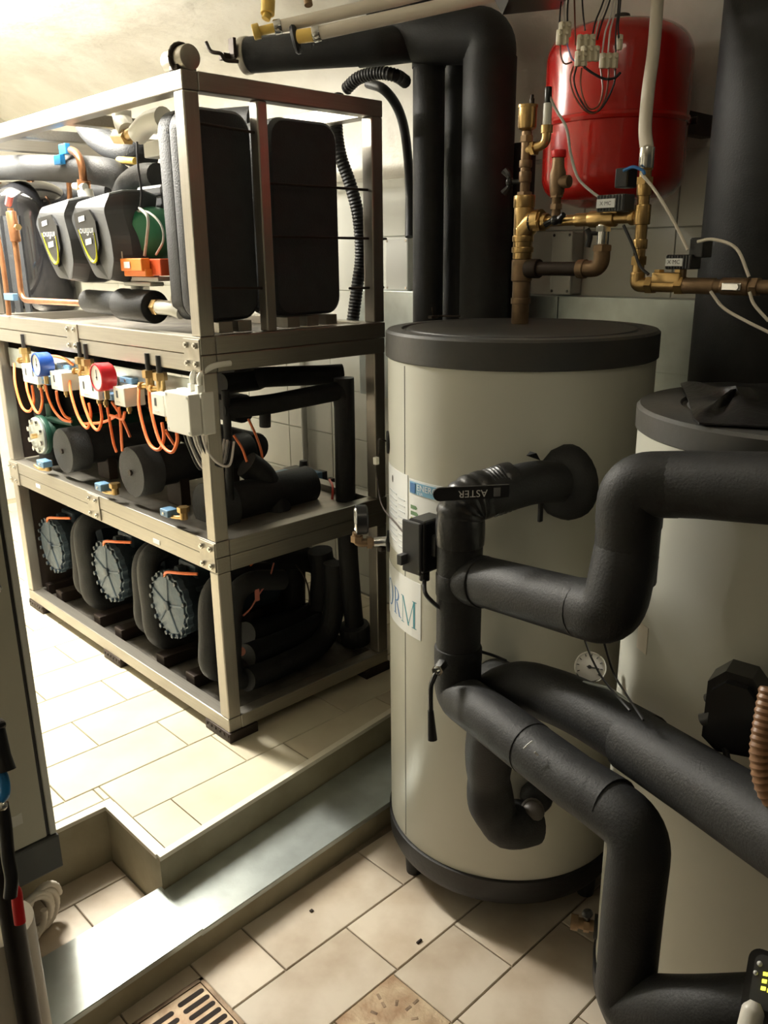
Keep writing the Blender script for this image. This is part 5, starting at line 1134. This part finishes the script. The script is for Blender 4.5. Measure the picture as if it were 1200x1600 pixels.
# ================================================================ BRASS MANIFOLD
X0, Y0 = 0.493, -0.764
def vz(v): return _vz[v]
_vz = {141: 1.9020, 149: 1.8907, 155: 1.8822, 158: 1.8779, 164: 1.8694, 166: 1.8666, 168: 1.8637, 200: 1.8178, 202: 1.8149, 205: 1.8105, 212: 1.8004, 222: 1.7858, 228: 1.7770, 233: 1.7697, 234: 1.7683, 236: 1.7653, 240: 1.7595, 250: 1.7447, 252: 1.7418, 255: 1.7373, 262: 1.7270, 264: 1.7240, 266: 1.7210, 268: 1.7181, 275: 1.7076, 276: 1.7061, 280: 1.7002, 282: 1.6972, 283: 1.6957, 285: 1.6927, 289: 1.6867, 290: 1.6852, 292: 1.6822, 298: 1.6732, 300: 1.6702, 301: 1.6687, 302: 1.6671, 304: 1.6641, 305: 1.6626, 308: 1.6581, 310: 1.6551, 312: 1.6520, 318: 1.6429, 322: 1.6369, 325: 1.6323, 330: 1.6247, 345: 1.6017, 347: 1.5986, 358: 1.5817, 362: 1.5755, 366: 1.5693, 368: 1.5662, 372: 1.5600, 378: 1.5507, 385: 1.5397, 386: 1.5382, 388: 1.5350, 392: 1.5288, 394: 1.5256, 395: 1.5241, 400: 1.5162, 402: 1.5131, 405: 1.5083, 414: 1.4941, 424: 1.4783, 428: 1.4719, 430: 1.4687, 440: 1.4528, 450: 1.4367, 465: 1.4126, 475: 1.3963}
def hz(u, v): return Vector(_hz[(u, v)])
_hz = {(834, 345): (0.493, -0.795, 1.601), (835, 345): (0.493, -0.797, 1.601), (838, 345): (0.493, -0.803, 1.600), (848, 345): (0.493, -0.823, 1.600), (853, 228): (0.493, -0.823, 1.772), (856, 345): (0.493, -0.838, 1.599), (858, 148): (0.493, -0.825, 1.884), (864, 345): (0.493, -0.853, 1.599), (868, 170): (0.493, -0.846, 1.851), (868, 345): (0.493, -0.861, 1.598), (870, 345): (0.493, -0.865, 1.598), (872, 345): (0.493, -0.868, 1.598), (878, 345): (0.493, -0.880, 1.598), (880, 420): (0.493, -0.890, 1.485), (884, 345): (0.493, -0.891, 1.597), (885, 200): (0.493, -0.879, 1.806), (892, 240): (0.493, -0.895, 1.748), (893, 345): (0.493, -0.907, 1.597), (900, 345): (0.493, -0.920, 1.596), (903, 278): (0.493, -0.919, 1.693), (905, 420): (0.493, -0.936, 1.485), (915, 420): (0.493, -0.955, 1.485), (922, 345): (0.493, -0.959, 1.595), (924, 345): (0.493, -0.963, 1.595), (925, 300): (0.493, -0.960, 1.659), (925, 345): (0.493, -0.964, 1.595), (940, 345): (0.493, -0.991, 1.594), (943, 306): (0.493, -0.992, 1.649), (944, 312): (0.493, -0.994, 1.640), (944, 345): (0.493, -0.997, 1.594), (945, 345): (0.493, -0.999, 1.594), (946, 345): (0.493, -1.001, 1.593), (950, 345): (0.493, -1.008, 1.593), (962, 345): (0.493, -1.028, 1.593), (968, 345): (0.493, -1.038, 1.592), (975, 272): (0.493, -1.041, 1.693), (984, 330): (0.493, -1.063, 1.612), (985, 268): (0.493, -1.057, 1.697), (985, 345): (0.493, -1.066, 1.591), (985, 352): (0.493, -1.067, 1.581), (993, 345): (0.493, -1.079, 1.591), (1000, 262): (0.493, -1.081, 1.703), (1000, 345): (0.493, -1.090, 1.590), (1000, 385): (0.493, -1.095, 1.535), (1003, 345): (0.493, -1.095, 1.590), (1010, 415): (0.493, -1.115, 1.493), (1012, 272): (0.493, -1.101, 1.689), (1012, 446): (0.493, -1.122, 1.449), (1015, 268): (0.493, -1.105, 1.694), (1018, 274): (0.493, -1.110, 1.685), (1022, 446): (0.493, -1.138, 1.449), (1024, 428): (0.493, -1.139, 1.474), (1028, 446): (0.493, -1.148, 1.449), (1035, 300): (0.493, -1.140, 1.649), (1050, 398): (0.493, -1.176, 1.516), (1058, 446): (0.493, -1.194, 1.450), (1060, 446): (0.493, -1.197, 1.450), (1062, 345): (0.493, -1.187, 1.587), (1066, 446): (0.493, -1.206, 1.450), (1068, 446): (0.493, -1.209, 1.450), (1070, 446): (0.493, -1.212, 1.450), (1085, 390): (0.493, -1.227, 1.526), (1088, 421): (0.493, -1.236, 1.485), (1092, 380): (0.493, -1.236, 1.539), (1100, 378): (0.493, -1.247, 1.542), (1100, 446): (0.493, -1.257, 1.451), (1118, 446): (0.493, -1.283, 1.451), (1120, 455): (0.493, -1.287, 1.440), (1125, 374): (0.493, -1.282, 1.546), (1128, 446): (0.493, -1.297, 1.452), (1135, 446): (0.493, -1.307, 1.452), (1140, 480): (0.493, -1.319, 1.407), (1158, 446): (0.493, -1.339, 1.452), (1160, 388): (0.493, -1.333, 1.527), (1165, 446): (0.493, -1.348, 1.453), (1172, 446): (0.493, -1.358, 1.453), (1175, 500): (0.493, -1.370, 1.382), (1176, 446): (0.493, -1.363, 1.453), (1180, 432): (0.493, -1.366, 1.471), (1180, 455): (0.493, -1.370, 1.441), (1186, 446): (0.493, -1.376, 1.453), (1188, 475): (0.493, -1.383, 1.416), (1210, 500): (0.493, -1.416, 1.384), (1215, 520): (0.493, -1.426, 1.359), (1230, 446): (0.493, -1.433, 1.454)}
def seg(mb, z0, z1, r, n=22, bev=0.002): return mb.cyl((X0, Y0, z0), (X0, Y0, z1), r, n, bev=bev)
t = thing('brass_riser', 'bronze and brass riser with air vent on the lid of the centre tank', 'pipe fitting', (X0, Y0, 1.345))
m_ = MB(); seg(m_, 1.346, vz(400), 0.0225); seg(m_, vz(475), vz(465), 0.0255); seg(m_, vz(440), vz(405), 0.0265, bev=0.004)
build('bronze_pipe', m_, brass_d, t)
m_ = MB(); seg(m_, vz(405), vz(312), 0.0245); seg(m_, vz(395), vz(386), 0.028); seg(m_, vz(378), vz(368), 0.027); seg(m_, vz(325), vz(305), 0.027, bev=0.003)
m_.tube(smooth([(X0, Y0-0.0, vz(362)), (X0, Y0-0.03, vz(347)), (X0, Y0-0.055, vz(345))], 6), 0.026, 18)
build('tee', m_, brass, t)
m_ = MB(); seg(m_, vz(312), vz(205), 0.0125); m_.cyl6((X0, Y0, vz(310)), (X0, Y0, vz(300)), 0.020); seg(m_, vz(285), vz(268), 0.0155); seg(m_, vz(262), vz(250), 0.016); m_.cyl6((X0, Y0, vz(222)), (X0, Y0, vz(212)), 0.0165)
build('narrow_pipe', m_, brass_d, t)
m_ = MB(); m_.lathe([(0, 0), (0.010, 0), (0.021, 0.006), (0.0225, 0.01), (0.0225, vz(164)-vz(205)-0.006), (0.0245, vz(164)-vz(205)-0.006), (0.0245, vz(164)-vz(205)), (0, vz(164)-vz(205)+0.004)], (X0, Y0, vz(205)), (0, 0, 1), 24)
v_ = build('air_vent', m_, brass, t)
build('vent_cap', MB().cyl((X0, Y0-0.012, vz(164)), (X0, Y0-0.012, vz(155)), 0.006, 12).cyl((X0, Y0-0.012, vz(158)), (X0, Y0-0.012, vz(149)), 0.004, 10), iron, v_)
bf = MB().cyl((X0, Y0, vz(283)), (X0-0.01, Y0+0.045, vz(283)), 0.006, 10).sphere((X0-0.01, Y0+0.04, vz(283)), 0.012, (1, 0.8, 1), 12)
bf.tube(smooth([(X0-0.014, Y0+0.055, vz(264)), (X0-0.01, Y0+0.042, vz(275)), (X0-0.01, Y0+0.042, vz(290)), (X0-0.014, Y0+0.055, vz(301))], 5), 0.0085, 8, rf=lambda s: 0.0055+0.005*abs(2*s-1))
build('wing_handle', bf, plastic_k, t)
m_ = MB().tube(fillet([(X0, Y0, vz(236)), (X0, hz(853,228).y, vz(228)), (X0, hz(853,228).y, vz(205))], 0.02, 6), 0.0115, 14).cyl6((X0, Y0-0.028, vz(233)), (X0, Y0-0.018, vz(234)), 0.017).cyl((X0, hz(853,228).y, vz(212)), (X0, hz(853,228).y, vz(200)), 0.0145, 14)
build('side_elbow', m_, brass, t)
se = build('sensor', MB().cyl((X0, hz(853,228).y, vz(202)), (X0, hz(853,228).y, vz(166)), 0.0105, 16, bev=0.002), white_pl, t)
build('plug', MB().cyl((X0, hz(853,228).y, vz(168)), (X0, hz(853,228).y, vz(141)), 0.0085, 14, bev=0.003), plastic_k, se)
solo('sensor_cable', MB().tube(smooth([hz(858,148), hz(868,170), hz(885,200), hz(892,240), hz(903,278), hz(925,300), hz(944,312)], 7), 0.0034, 8), grey_pl, 'grey cable curving across the red vessel from the air vent sensor', 'cable')
# horizontal manifold
yh = lambda u, v=345: hz(u, v).y
zh = hz(870,345).z
def hseg(mb, u0, u1, r, n=20, hexn=False):
    a, b = (X0, hz(u0,345).y, zh), (X0, hz(u1,345).y, zh)
    return mb.cyl6(a, b, r) if hexn else mb.cyl(a, b, r, n, bev=0.002)
t = thing('brass_manifold', 'horizontal brass manifold with valves in front of the red vessel', 'pipe fitting', (X0, (hz(925,345)).y, zh-0.02))
m_ = MB(); hseg(m_, 835, 1000, 0.0125); hseg(m_, 838, 848, 0.0255, hexn=True); hseg(m_, 848, 856, 0.019); hseg(m_, 900, 924, 0.0155); hseg(m_, 940, 946, 0.019, hexn=True); hseg(m_, 985, 993, 0.017)
build('pipe', m_, brass, t)
m_ = MB(); hseg(m_, 922, 962, 0.019); m_.box((X0-0.015, hz(968,345).y, zh+0.010), (X0+0.015, hz(945,345).y, zh+0.036), 0.004); m_.cyl6((X0, hz(950,345).y, zh+0.02), (X0, hz(950,345).y, zh+0.045), 0.010)
build('valve_body', m_, brass, t)
build('joint_ring', MB().torus((X0, hz(834,345).y, zh), (0, 1, 0), 0.0235, 0.004, 24, 8), rubber, t)
m_ = MB().cyl((X0, hz(878,345).y, zh), (X0-0.03, hz(878,345).y, zh), 0.009, 10).sphere((X0-0.03, hz(878,345).y, zh), 0.012, n=12)
m_.tube(smooth([(X0-0.034, hz(864,345).y, zh-0.01), (X0-0.03, hz(872,345).y, zh-0.002), (X0-0.03, hz(884,345).y, zh+0.003), (X0-0.034, hz(893,345).y, zh+0.012)], 4), 0.007, 8)
build('wing_handle', m_, plastic_k, t)
# safety valve
t = thing('safety_valve', 'bronze safety valve with a red cap on the manifold', 'valve', (X0, hz(868,345).y, zh+0.01))
yb_ = hz(868,345).y
m_ = MB().lathe([(0, 0.010), (0.011, 0.010), (0.011, vz(312)-zh), (0.016, vz(308)-zh), (0.0185, vz(298)-zh), (0.0195, vz(275)-zh), (0.015, vz(266)-zh), (0.0135, vz(250)-zh), (0, vz(250)-zh)], (X0, yb_, zh), (0, 0, 1), 22)
m_.cyl6((X0, yb_, vz(312)), (X0, yb_, vz(304)), 0.0165).cyl6((X0, yb_, vz(330)), (X0, yb_, vz(322)), 0.0155).cyl((X0, yb_, vz(289)), (X0, yb_-0.035, vz(289)), 0.015, 16, bev=0.003)
build('body', m_, brass_d, t)
build('red_cap', MB().cyl((X0, yb_, vz(252)), (X0, yb_, vz(240)), 0.0175, 20, bev=0.003), red_h, t)
# drop valve and black return pipe
t = thing('return_branch', 'dark iron return pipe with bronze elbow under the manifold', 'pipe fitting', (X0, hz(880,420).y, vz(430)))
zr = hz(880,420).z; yc_ = hz(944,345).y
build('iron_pipe', MB().cyl((X0, Y0-0.02, zr), (X0, hz(915,420).y, zr), 0.017, 18).cyl((X0, Y0-0.018, zr), (X0, Y0-0.055, zr), 0.024, 18, bev=0.003), iron, t)
m_ = MB().tube(fillet([(X0, hz(905,420).y, zr), (X0, yc_, zr), (X0, yc_, vz(385))], 0.03, 8), 0.0195, 18).cyl6((X0, yc_, vz(394)), (X0, yc_, vz(386)), 0.024).cyl((X0, hz(905,420).y, zr), (X0, hz(915,420).y, zr), 0.0225, 18)
build('elbow', m_, brass_d, t)
build('ball_valve', MB().cyl((X0, yc_, vz(386)), (X0, yc_, zh-0.01), 0.0145, 16, bev=0.003).cyl6((X0, yc_, vz(366)), (X0, yc_, vz(358)), 0.019), chrome, t)
build('wing_handle', MB().cyl((X0, yc_, vz(368)), (X0-0.012, yc_+0.028, vz(368)), 0.005, 8).tube(smooth([(X0-0.013, yc_+0.032, vz(388)), (X0-0.012, yc_+0.028, vz(372)), (X0-0.014, yc_+0.036, vz(362))], 5), 0.007, 8), plastic_k, t)
# second drop
yd = hz(1003,345).y
t = thing('brass_dropper', 'vertical brass dropper joining the white hose to the lower valve', 'pipe fitting', (X0, yd, vz(450)))
m_ = MB().cyl((X0, yd, vz(440)), (X0, yd, vz(280)), 0.0135, 18)
for a, b, r, hx in ((318, 292, 0.0165, 0), (302, 292, 0.020, 1), (282, 276, 0.016, 0), (392, 378, 0.0165, 0), (414, 402, 0.019, 1), (430, 424, 0.0165, 0), (358, 330, 0.0185, 0)):
    (m_.cyl6((X0, yd, vz(a)), (X0, yd, vz(b)), r) if hx else m_.cyl((X0, yd, vz(a)), (X0, yd, vz(b)), r, 18, bev=0.002))
build('pipe', m_, brass, t)
z2 = hz(1060,446).z
build('elbow', MB().tube(fillet([(X0, yd, vz(428)), (X0, yd, z2), (X0, hz(1022,446).y, z2)], 0.025, 8), 0.0165, 18), brass, t)
t = thing('lower_brass_line', 'lower brass line with a motor valve running towards the black column', 'pipe fitting', (X0, hz(1100,446).y, z2-0.02))
m_ = MB().cyl((X0, hz(1012,446).y, z2), (X0, hz(1068,446).y, z2), 0.0155, 18)
m_.cyl6((X0, hz(1012,446).y, z2), (X0, hz(1022,446).y, z2), 0.0205).box((X0-0.016, hz(1066,446).y, z2+0.004), (X0+0.016, hz(1022,446).y, z2+0.028), 0.004).cyl6((X0, hz(1028,446).y, z2+0.02), (X0, hz(1028,446).y, z2+0.034), 0.012).cyl6((X0, hz(1060,446).y, z2+0.02), (X0, hz(1060,446).y, z2+0.038), 0.012)
m_.cyl6((X0, hz(1058,446).y, z2), (X0, hz(1070,446).y, z2), 0.021)
build('valve_body', m_, brass, t)
m_ = MB().cyl((X0, hz(1068,446).y, z2), (X0, hz(1118,446).y, z2), 0.0175, 18, bev=0.003).cyl((X0, hz(1118,446).y, z2), (X0, hz(1230,446).y, z2), 0.0145, 18).cyl((X0, hz(1128,446).y, z2), (X0, hz(1172,446).y, z2), 0.0185, 18, bev=0.003).cyl6((X0, hz(1176,446).y, z2), (X0, hz(1186,446).y, z2), 0.0205)
build('bronze_pipe', m_, brass_d, t)
build('lever', MB().box((X0-0.024, hz(1165,446).y, z2-0.008), (X0-0.018, hz(1135,446).y, z2+0.008), 0.002).cyl6((X0-0.018, hz(1158,446).y, z2), (X0-0.03, hz(1158,446).y, z2), 0.007), chrome, t)
# small motors with tags
for (u0, v0, u1, v1, nm, up) in ((943, 306, 984, 330, 'small grey valve motor with white tag in front of the red vessel', (975, 272)), (1050, 398, 1088, 421, 'small dark valve motor with white tag before the black column', (1092, 380))):
    a, b = Vector(_hz[(u0, v0)]), Vector(_hz[(u1, v1)])
    t = thing('valve_motor', nm, 'motor', (X0, (a.y+b.y)/2, b.z), 'small valve motors')
    build('housing', MB().box((X0-0.028, b.y, b.z), (X0+0.02, a.y, a.z), 0.003), plastic_dg if u0 < 1000 else plastic_k, t)
    fins = MB()
    for k in range(9): fins.box((X0-0.031, a.y+(b.y-a.y)*(k+0.3)/9, b.z+0.002), (X0-0.0275, a.y+(b.y-a.y)*(k+0.7)/9, a.z-0.002))
    build('fins', fins, plastic_dg, t)['kind'] = 'stuff'
    tg = build('tag', MB().box((X0-0.034, b.y+(a.y-b.y)*0.28, b.z+(a.z-b.z)*0.22), (X0-0.031, a.y-0.003, a.z-(a.z-b.z)*0.25), 0.001), paper, t)
    build('print', put_text(MB(), 'X MC', 0.012, (X0-0.0345, b.y+(a.y-b.y)*0.62, b.z+(a.z-b.z)*0.38), (0, -1, 0), (0, 0, 1)), ink, tg)
    c_ = Vector(_hz[up])
    build('rear_box', MB().box((X0-0.015, c_.y-0.018, c_.z-0.03), (X0+0.03, c_.y+0.014, c_.z+0.012), 0.003), plastic_k, t)
    build('neck', MB().cyl((X0, (a.y+b.y)/2, b.z), (X0, (a.y+b.y)/2, b.z-0.02), 0.007, 10), brass_d, t)
# white hose from above and small cables
t = thing('white_hose', 'cream white hose hanging down in front of the red vessel', 'hose', (X0, yd, vz(262)))
build('hose', MB().tube(smooth([(0.729, -0.958, 2.152), (0.665, -0.995, 1.988), (0.603, -1.024, 1.882), (0.549, -1.054, 1.793), (X0, yd, vz(255))], 8), 0.0148, 18), cream_pl, t)
build('hose_clip', MB().cyl((X0, yd, vz(280)), (X0, yd, vz(250)), 0.0165, 18, bev=0.002), chrome, t)
for pts, mm, lab in (([hz(1012,272), hz(1035,300), hz(1062,345), hz(1085,390)], cream_pl, 'cream cable running from the hose clip to the lower valve motor'),
    ([hz(1100,378), hz(1125,374), hz(1160,388), hz(1180,432)], cream_pl, 'cream cable arching over the lower brass line at the right edge'),
    ([hz(1120,455), hz(1140,480), hz(1175,500), hz(1215,520)], cream_pl, 'cream cable dropping below the lower brass line'),
    ([hz(1180,455), hz(1188,475), hz(1210,500)], cream_pl, 'short cream cable at the right edge below the brass line'),
    ([hz(985,352), hz(1000,385), hz(1010,415), hz(1024,428)], blk_w, 'black cable between the manifold and the lower valve'),
    ([hz(985,268), hz(1000,262), hz(1015,268), hz(1018,274)], blue_i, 'thin blue wire tied round the hose clip')):
    o = [Vector(p)+Vector((-0.03, 0, 0)) for p in pts]
    solo('thin_cable', MB().tube(smooth(o, 7), 0.0035, 7), mm, lab, 'cable')
# wires and terminal blocks hanging over the vessel
def wire(pts, m_, lab, r=0.0022): solo('loose_wire', MB().tube(smooth(pts, 6), r, 6), m_, lab, 'wire', 'loose wires over the red vessel')

ws = [
 ([(0.597, -0.779, 2.138), (0.583, -0.784, 2.093), (0.572, -0.790, 2.055)], blk_w, 'black wire entering the left block cluster, outermost'),
 ([(0.602, -0.783, 2.138), (0.587, -0.791, 2.086), (0.579, -0.799, 2.049)], white_w, 'white wire entering the left block cluster'),
 ([(0.608, -0.789, 2.138), (0.593, -0.797, 2.086), (0.585, -0.805, 2.049)], blk_w, 'black wire entering the left block cluster, innermost'),
 ([(0.616, -0.797, 2.138), (0.601, -0.814, 2.064), (0.589, -0.828, 2.004)], brn_w, 'single brown wire between the two block clusters'),
 ([(0.629, -0.810, 2.137), (0.618, -0.825, 2.078), (0.613, -0.837, 2.037)], blk_w, 'thin dark wire left of the thick bundle'),
 ([(0.655, -0.867, 2.131), (0.634, -0.866, 2.087), (0.615, -0.863, 2.050), (0.602, -0.865, 2.014)], blk_w, 'black wire of the thick slanting bundle, left'),
 ([(0.660, -0.871, 2.131), (0.640, -0.871, 2.087), (0.621, -0.868, 2.050), (0.607, -0.870, 2.014)], white_w, 'pale wire of the thick slanting bundle'),
 ([(0.655, -0.883, 2.127), (0.636, -0.882, 2.084), (0.617, -0.880, 2.047), (0.600, -0.881, 2.008)], blk_w, 'black wire of the thick slanting bundle, right'),
 ([(0.668, -0.880, 2.131), (0.645, -0.885, 2.065), (0.628, -0.884, 2.028), (0.612, -0.889, 1.981)], white_w, 'pale wire down to the three-way terminal, left'),
 ([(0.673, -0.884, 2.130), (0.650, -0.891, 2.065), (0.636, -0.892, 2.028), (0.622, -0.899, 1.981)], white_w, 'pale wire down to the three-way terminal, middle'),
 ([(0.665, -0.892, 2.127), (0.649, -0.902, 2.069), (0.636, -0.908, 2.025), (0.625, -0.918, 1.979)], blk_w, 'black wire down to the three-way terminal, right'),
 ([(0.668, -0.896, 2.127), (0.652, -0.905, 2.069), (0.643, -0.909, 2.040), (0.638, -0.916, 2.011)], blk_w, 'black wire to the small side terminal'),
 ([(0.557, -0.806, 2.017), (0.549, -0.814, 1.980), (0.551, -0.825, 1.959), (0.565, -0.837, 1.962)], brn_w, 'brown wire looping under the left block cluster'),
 ([(0.556, -0.822, 2.011), (0.556, -0.833, 1.985), (0.558, -0.843, 1.966), (0.570, -0.859, 1.955)], lil_w, 'lilac wire looping under the left block cluster'),
 ([(0.555, -0.848, 1.950), (0.543, -0.849, 1.919), (0.543, -0.864, 1.882), (0.553, -0.888, 1.849), (0.570, -0.907, 1.843), (0.591, -0.916, 1.870), (0.606, -0.914, 1.911), (0.615, -0.908, 1.943)], brn_w, 'long brown wire hanging in a loop, outer'),
 ([(0.561, -0.853, 1.949), (0.550, -0.855, 1.919), (0.549, -0.869, 1.885), (0.558, -0.893, 1.849), (0.575, -0.910, 1.846), (0.596, -0.920, 1.872), (0.617, -0.924, 1.910), (0.626, -0.919, 1.943)], blk_w, 'long black wire hanging in a loop, inner'),
 ([(0.569, -0.862, 1.946), (0.559, -0.868, 1.911), (0.557, -0.881, 1.874), (0.563, -0.896, 1.852), (0.580, -0.909, 1.861), (0.594, -0.908, 1.896), (0.601, -0.895, 1.943)], brn_w, 'short brown wire loop beside the highlight'),
 ([(0.564, -0.871, 1.947), (0.576, -0.889, 1.932), (0.593, -0.911, 1.919), (0.610, -0.928, 1.920), (0.623, -0.935, 1.932)], blk_w, 'thick black wire bowing under the terminals')]
for k, (pts, m_, lab) in enumerate(ws): wire(pts, m_, lab, 0.0032 if k == 17 else 0.0022)
def block(u, v, d, n, lab, ry=0.0):
    p = BL[(u, v)]
    t = thing('terminal_block', lab, 'terminal block', (p[0], p[1], p[2]-0.02), 'cream terminal blocks')
    for k in range(n):
        q = Vector(p)+Vector((0.0105, -0.0105, 0))*(k-(n-1)/2)
        build('cell', MB().box(q-Vector((0.0065, 0.0065, 0.017)), q+Vector((0.0065, 0.0065, 0.017)), 0.003).cyl(q+Vector((-0.005, -0.005, 0.007)), q+Vector((-0.010, -0.010, 0.007)), 0.0035, 8), tblock, t)
BL = {(883, 46): (0.569, -0.809, 2.037), (879, 58): (0.552, -0.815, 2.017), (916, 66): (0.590, -0.857, 2.005), (908, 92): (0.563, -0.863, 1.965), (922, 84): (0.576, -0.879, 1.975), (951, 95): (0.619, -0.904, 1.962), (968, 66): (0.647, -0.913, 2.004)}
block(883, 46, 0, 2, 'cream terminal block at the top of the left cluster')
block(879, 58, 0, 2, 'cream terminal block under the top one of the left cluster')
block(916, 66, 0, 3, 'cream terminal block in the middle of the wire tangle')
block(908, 92, 0, 2, 'cream terminal block lowest in the wire tangle')
block(922, 84, 0, 3, 'cream terminal block against the lowest one, right side')
block(951, 95, 0, 3, 'cream three-way terminal block over the red shell')
block(968, 66, 0, 1, 'single cream terminal cell above the three-way block')
solo('ceiling_channel', MB().prism([(0, 0), (0.145, 0.012), (0.15, 0.10), (-0.06, 0.10)], (0.435, -0.743, 2.093), (0.717, -0.697, 0), (0, 0, 1), (0.10, 0.10, 0)), plastic_k, 'dark channel section at the top edge left of the wires', 'channel')
# ================================================================ LEFT CABINET, COIL, FOREGROUND VALVES
t = thing('control_cabinet', 'tall grey-beige control cabinet with a dark base at the left edge', 'cabinet', (-1.0, 0.0, -0.02))
cy0, cy1 = -0.20, 0.45
build('base', MB().box((-1.40, cy0-0.006, -0.015), (-0.664, cy1, 0.085), 0.004), cab_d, t)
build('body', MB().box((-1.40, cy0+0.02, 0.086), (-0.669, cy1, 1.95), 0.004), cab_m, t)
build('edge_strip', MB().box((-0.6835, cy0, 0.088), (-0.6665, cy0+0.03, 1.95), 0.003), cab_l, t)
build('gap_shade', MB().box((-0.692, cy0+0.006, 0.088), (-0.683, cy0+0.03, 1.95), 0.001), rubber, t)  # black strip paints the shade of the open gap beside the door
dr = build('door', MB().box((-1.40, cy0, 0.09), (-0.692, cy0+0.019, 1.95), 0.003), cab_m, t)
build('lock', MB().cyl((-0.720, cy0-0.004, 0.79), (-0.720, cy0, 0.79), 0.011, 18, bev=0.001), chrome, dr)
build('sticker', MB().box((-0.775, cy0-0.001, 0.16), (-0.745, cy0, 0.19), 0.0003), cab_l, dr)
for x in (-1.36, -0.95): build('foot', MB().box((x, cy0+0.03, ZF), (x+0.04, cy0+0.08, -0.014), 0.003), cab_d, t)
build('foot', MB().box((-0.80, 0.05, ZP), (-0.74, 0.40, -0.014), 0.003), cab_d, t)
co = Vector((-0.739, -0.146, -0.155))
k_ = []
for i in range(97):
    a = 2*math.pi*i/24; r = 0.058+0.004*math.sin(i*0.37)
    k_.append(co+Vector((r*math.cos(a)*0.85+0.03-0.00055*i, r*math.cos(a)*0.30-0.0003*i, r*math.sin(a))))
solo('corrugated_hose', corr(k_, 0.0095, 1, 10, 0.012), cream_pl, 'coil of beige corrugated hose on the floor under the grey cabinet', 'hose')
fg = Vector((-1.103, -1.298, 0.715))
solo('black_conduit', MB().cyl((fg.x, fg.y, ZF), (fg.x, fg.y, 0.964), 0.0125, 18), plastic_k, 'black vertical conduit in the near left corner', 'pipe')
bg = Vector((-1.103, -1.253, 0.651))
solo('beige_pipe', MB().cyl((bg.x-0.005, bg.y, ZF), (bg.x-0.005, bg.y, 0.792), 0.040, 30), cream_pl, 'beige upright pipe behind the black conduit in the near left corner', 'pipe')
t = thing('shutoff_valve', 'black T-shaped valve handle reaching in at the left edge', 'handle', (-1.100, -1.315, 1.024))
build('bar', MB().box(Vector((-1.105, -1.293, 1.065))-Vector((0, 0, 0.008)), Vector((-1.078, -1.307, 1.059))+Vector((0, 0, 0.007)), 0.005), plastic_k, t)
build('stem', MB().tube([(-1.085, -1.301, 1.058), (-1.088, -1.309, 1.031), (-1.089, -1.315, 1.016)], 0.0075, 12, rf=lambda s: 0.006+0.004*s), plastic_k, t)
t = thing('shutoff_valve', 'bright blue ring handle under the black T-shaped one', 'handle', (-1.103, -1.314, 0.987))
build('ring', MB().tube(smooth([(-1.103, -1.303, 1.014), (-1.094, -1.311, 1.013), (-1.093, -1.316, 1.006), (-1.095, -1.318, 0.993), (-1.100, -1.316, 0.988), (-1.109, -1.309, 0.986)], 6), 0.0055, 12), blue_b, t)
build('screw', MB().sphere((-1.102, -1.329, 0.987), 0.005, n=10), chrome, t)
solo('black_lever', MB().tube(smooth([(-1.097, -1.309, 0.977), (-1.099, -1.316, 0.955), (-1.104, -1.325, 0.923), (-1.106, -1.332, 0.903), (-1.111, -1.335, 0.884)], 6), 0.007, 12), plastic_k, 'black curved lever hanging below the blue ring handle', 'lever')
solo('red_lever', MB().tube(smooth([(-1.106, -1.326, 0.884), (-1.103, -1.329, 0.881), (-1.105, -1.334, 0.868), (-1.107, -1.339, 0.850)], 6), 0.0058, 12), red_h, 'red lever handle in front of the coiled hose at the left edge', 'lever')
# ================================================================ LAMP
lx = -0.27
t = thing('batten_lamp', 'fluorescent batten lamp hanging under the ceiling beside the rack', 'lamp', (lx, 1.65, 2.32))
build('fixture', MB().box((lx-0.045, 0.85, 2.345), (lx+0.045, 2.45, 2.385), 0.004), white_pl, t)
for x in (lx-0.025, lx+0.025):
    build('tube', MB().cyl((x, 0.89, 2.325), (x, 2.41, 2.325), 0.012, 14), tube_e, t)
for y in (1.1, 2.2): build('hanger', MB().cyl((lx, y, 2.385), (lx, y, 2.53), 0.004, 8), chrome, t)
for o in bpy.data.objects:
    if '_o' in o: del o['_o']
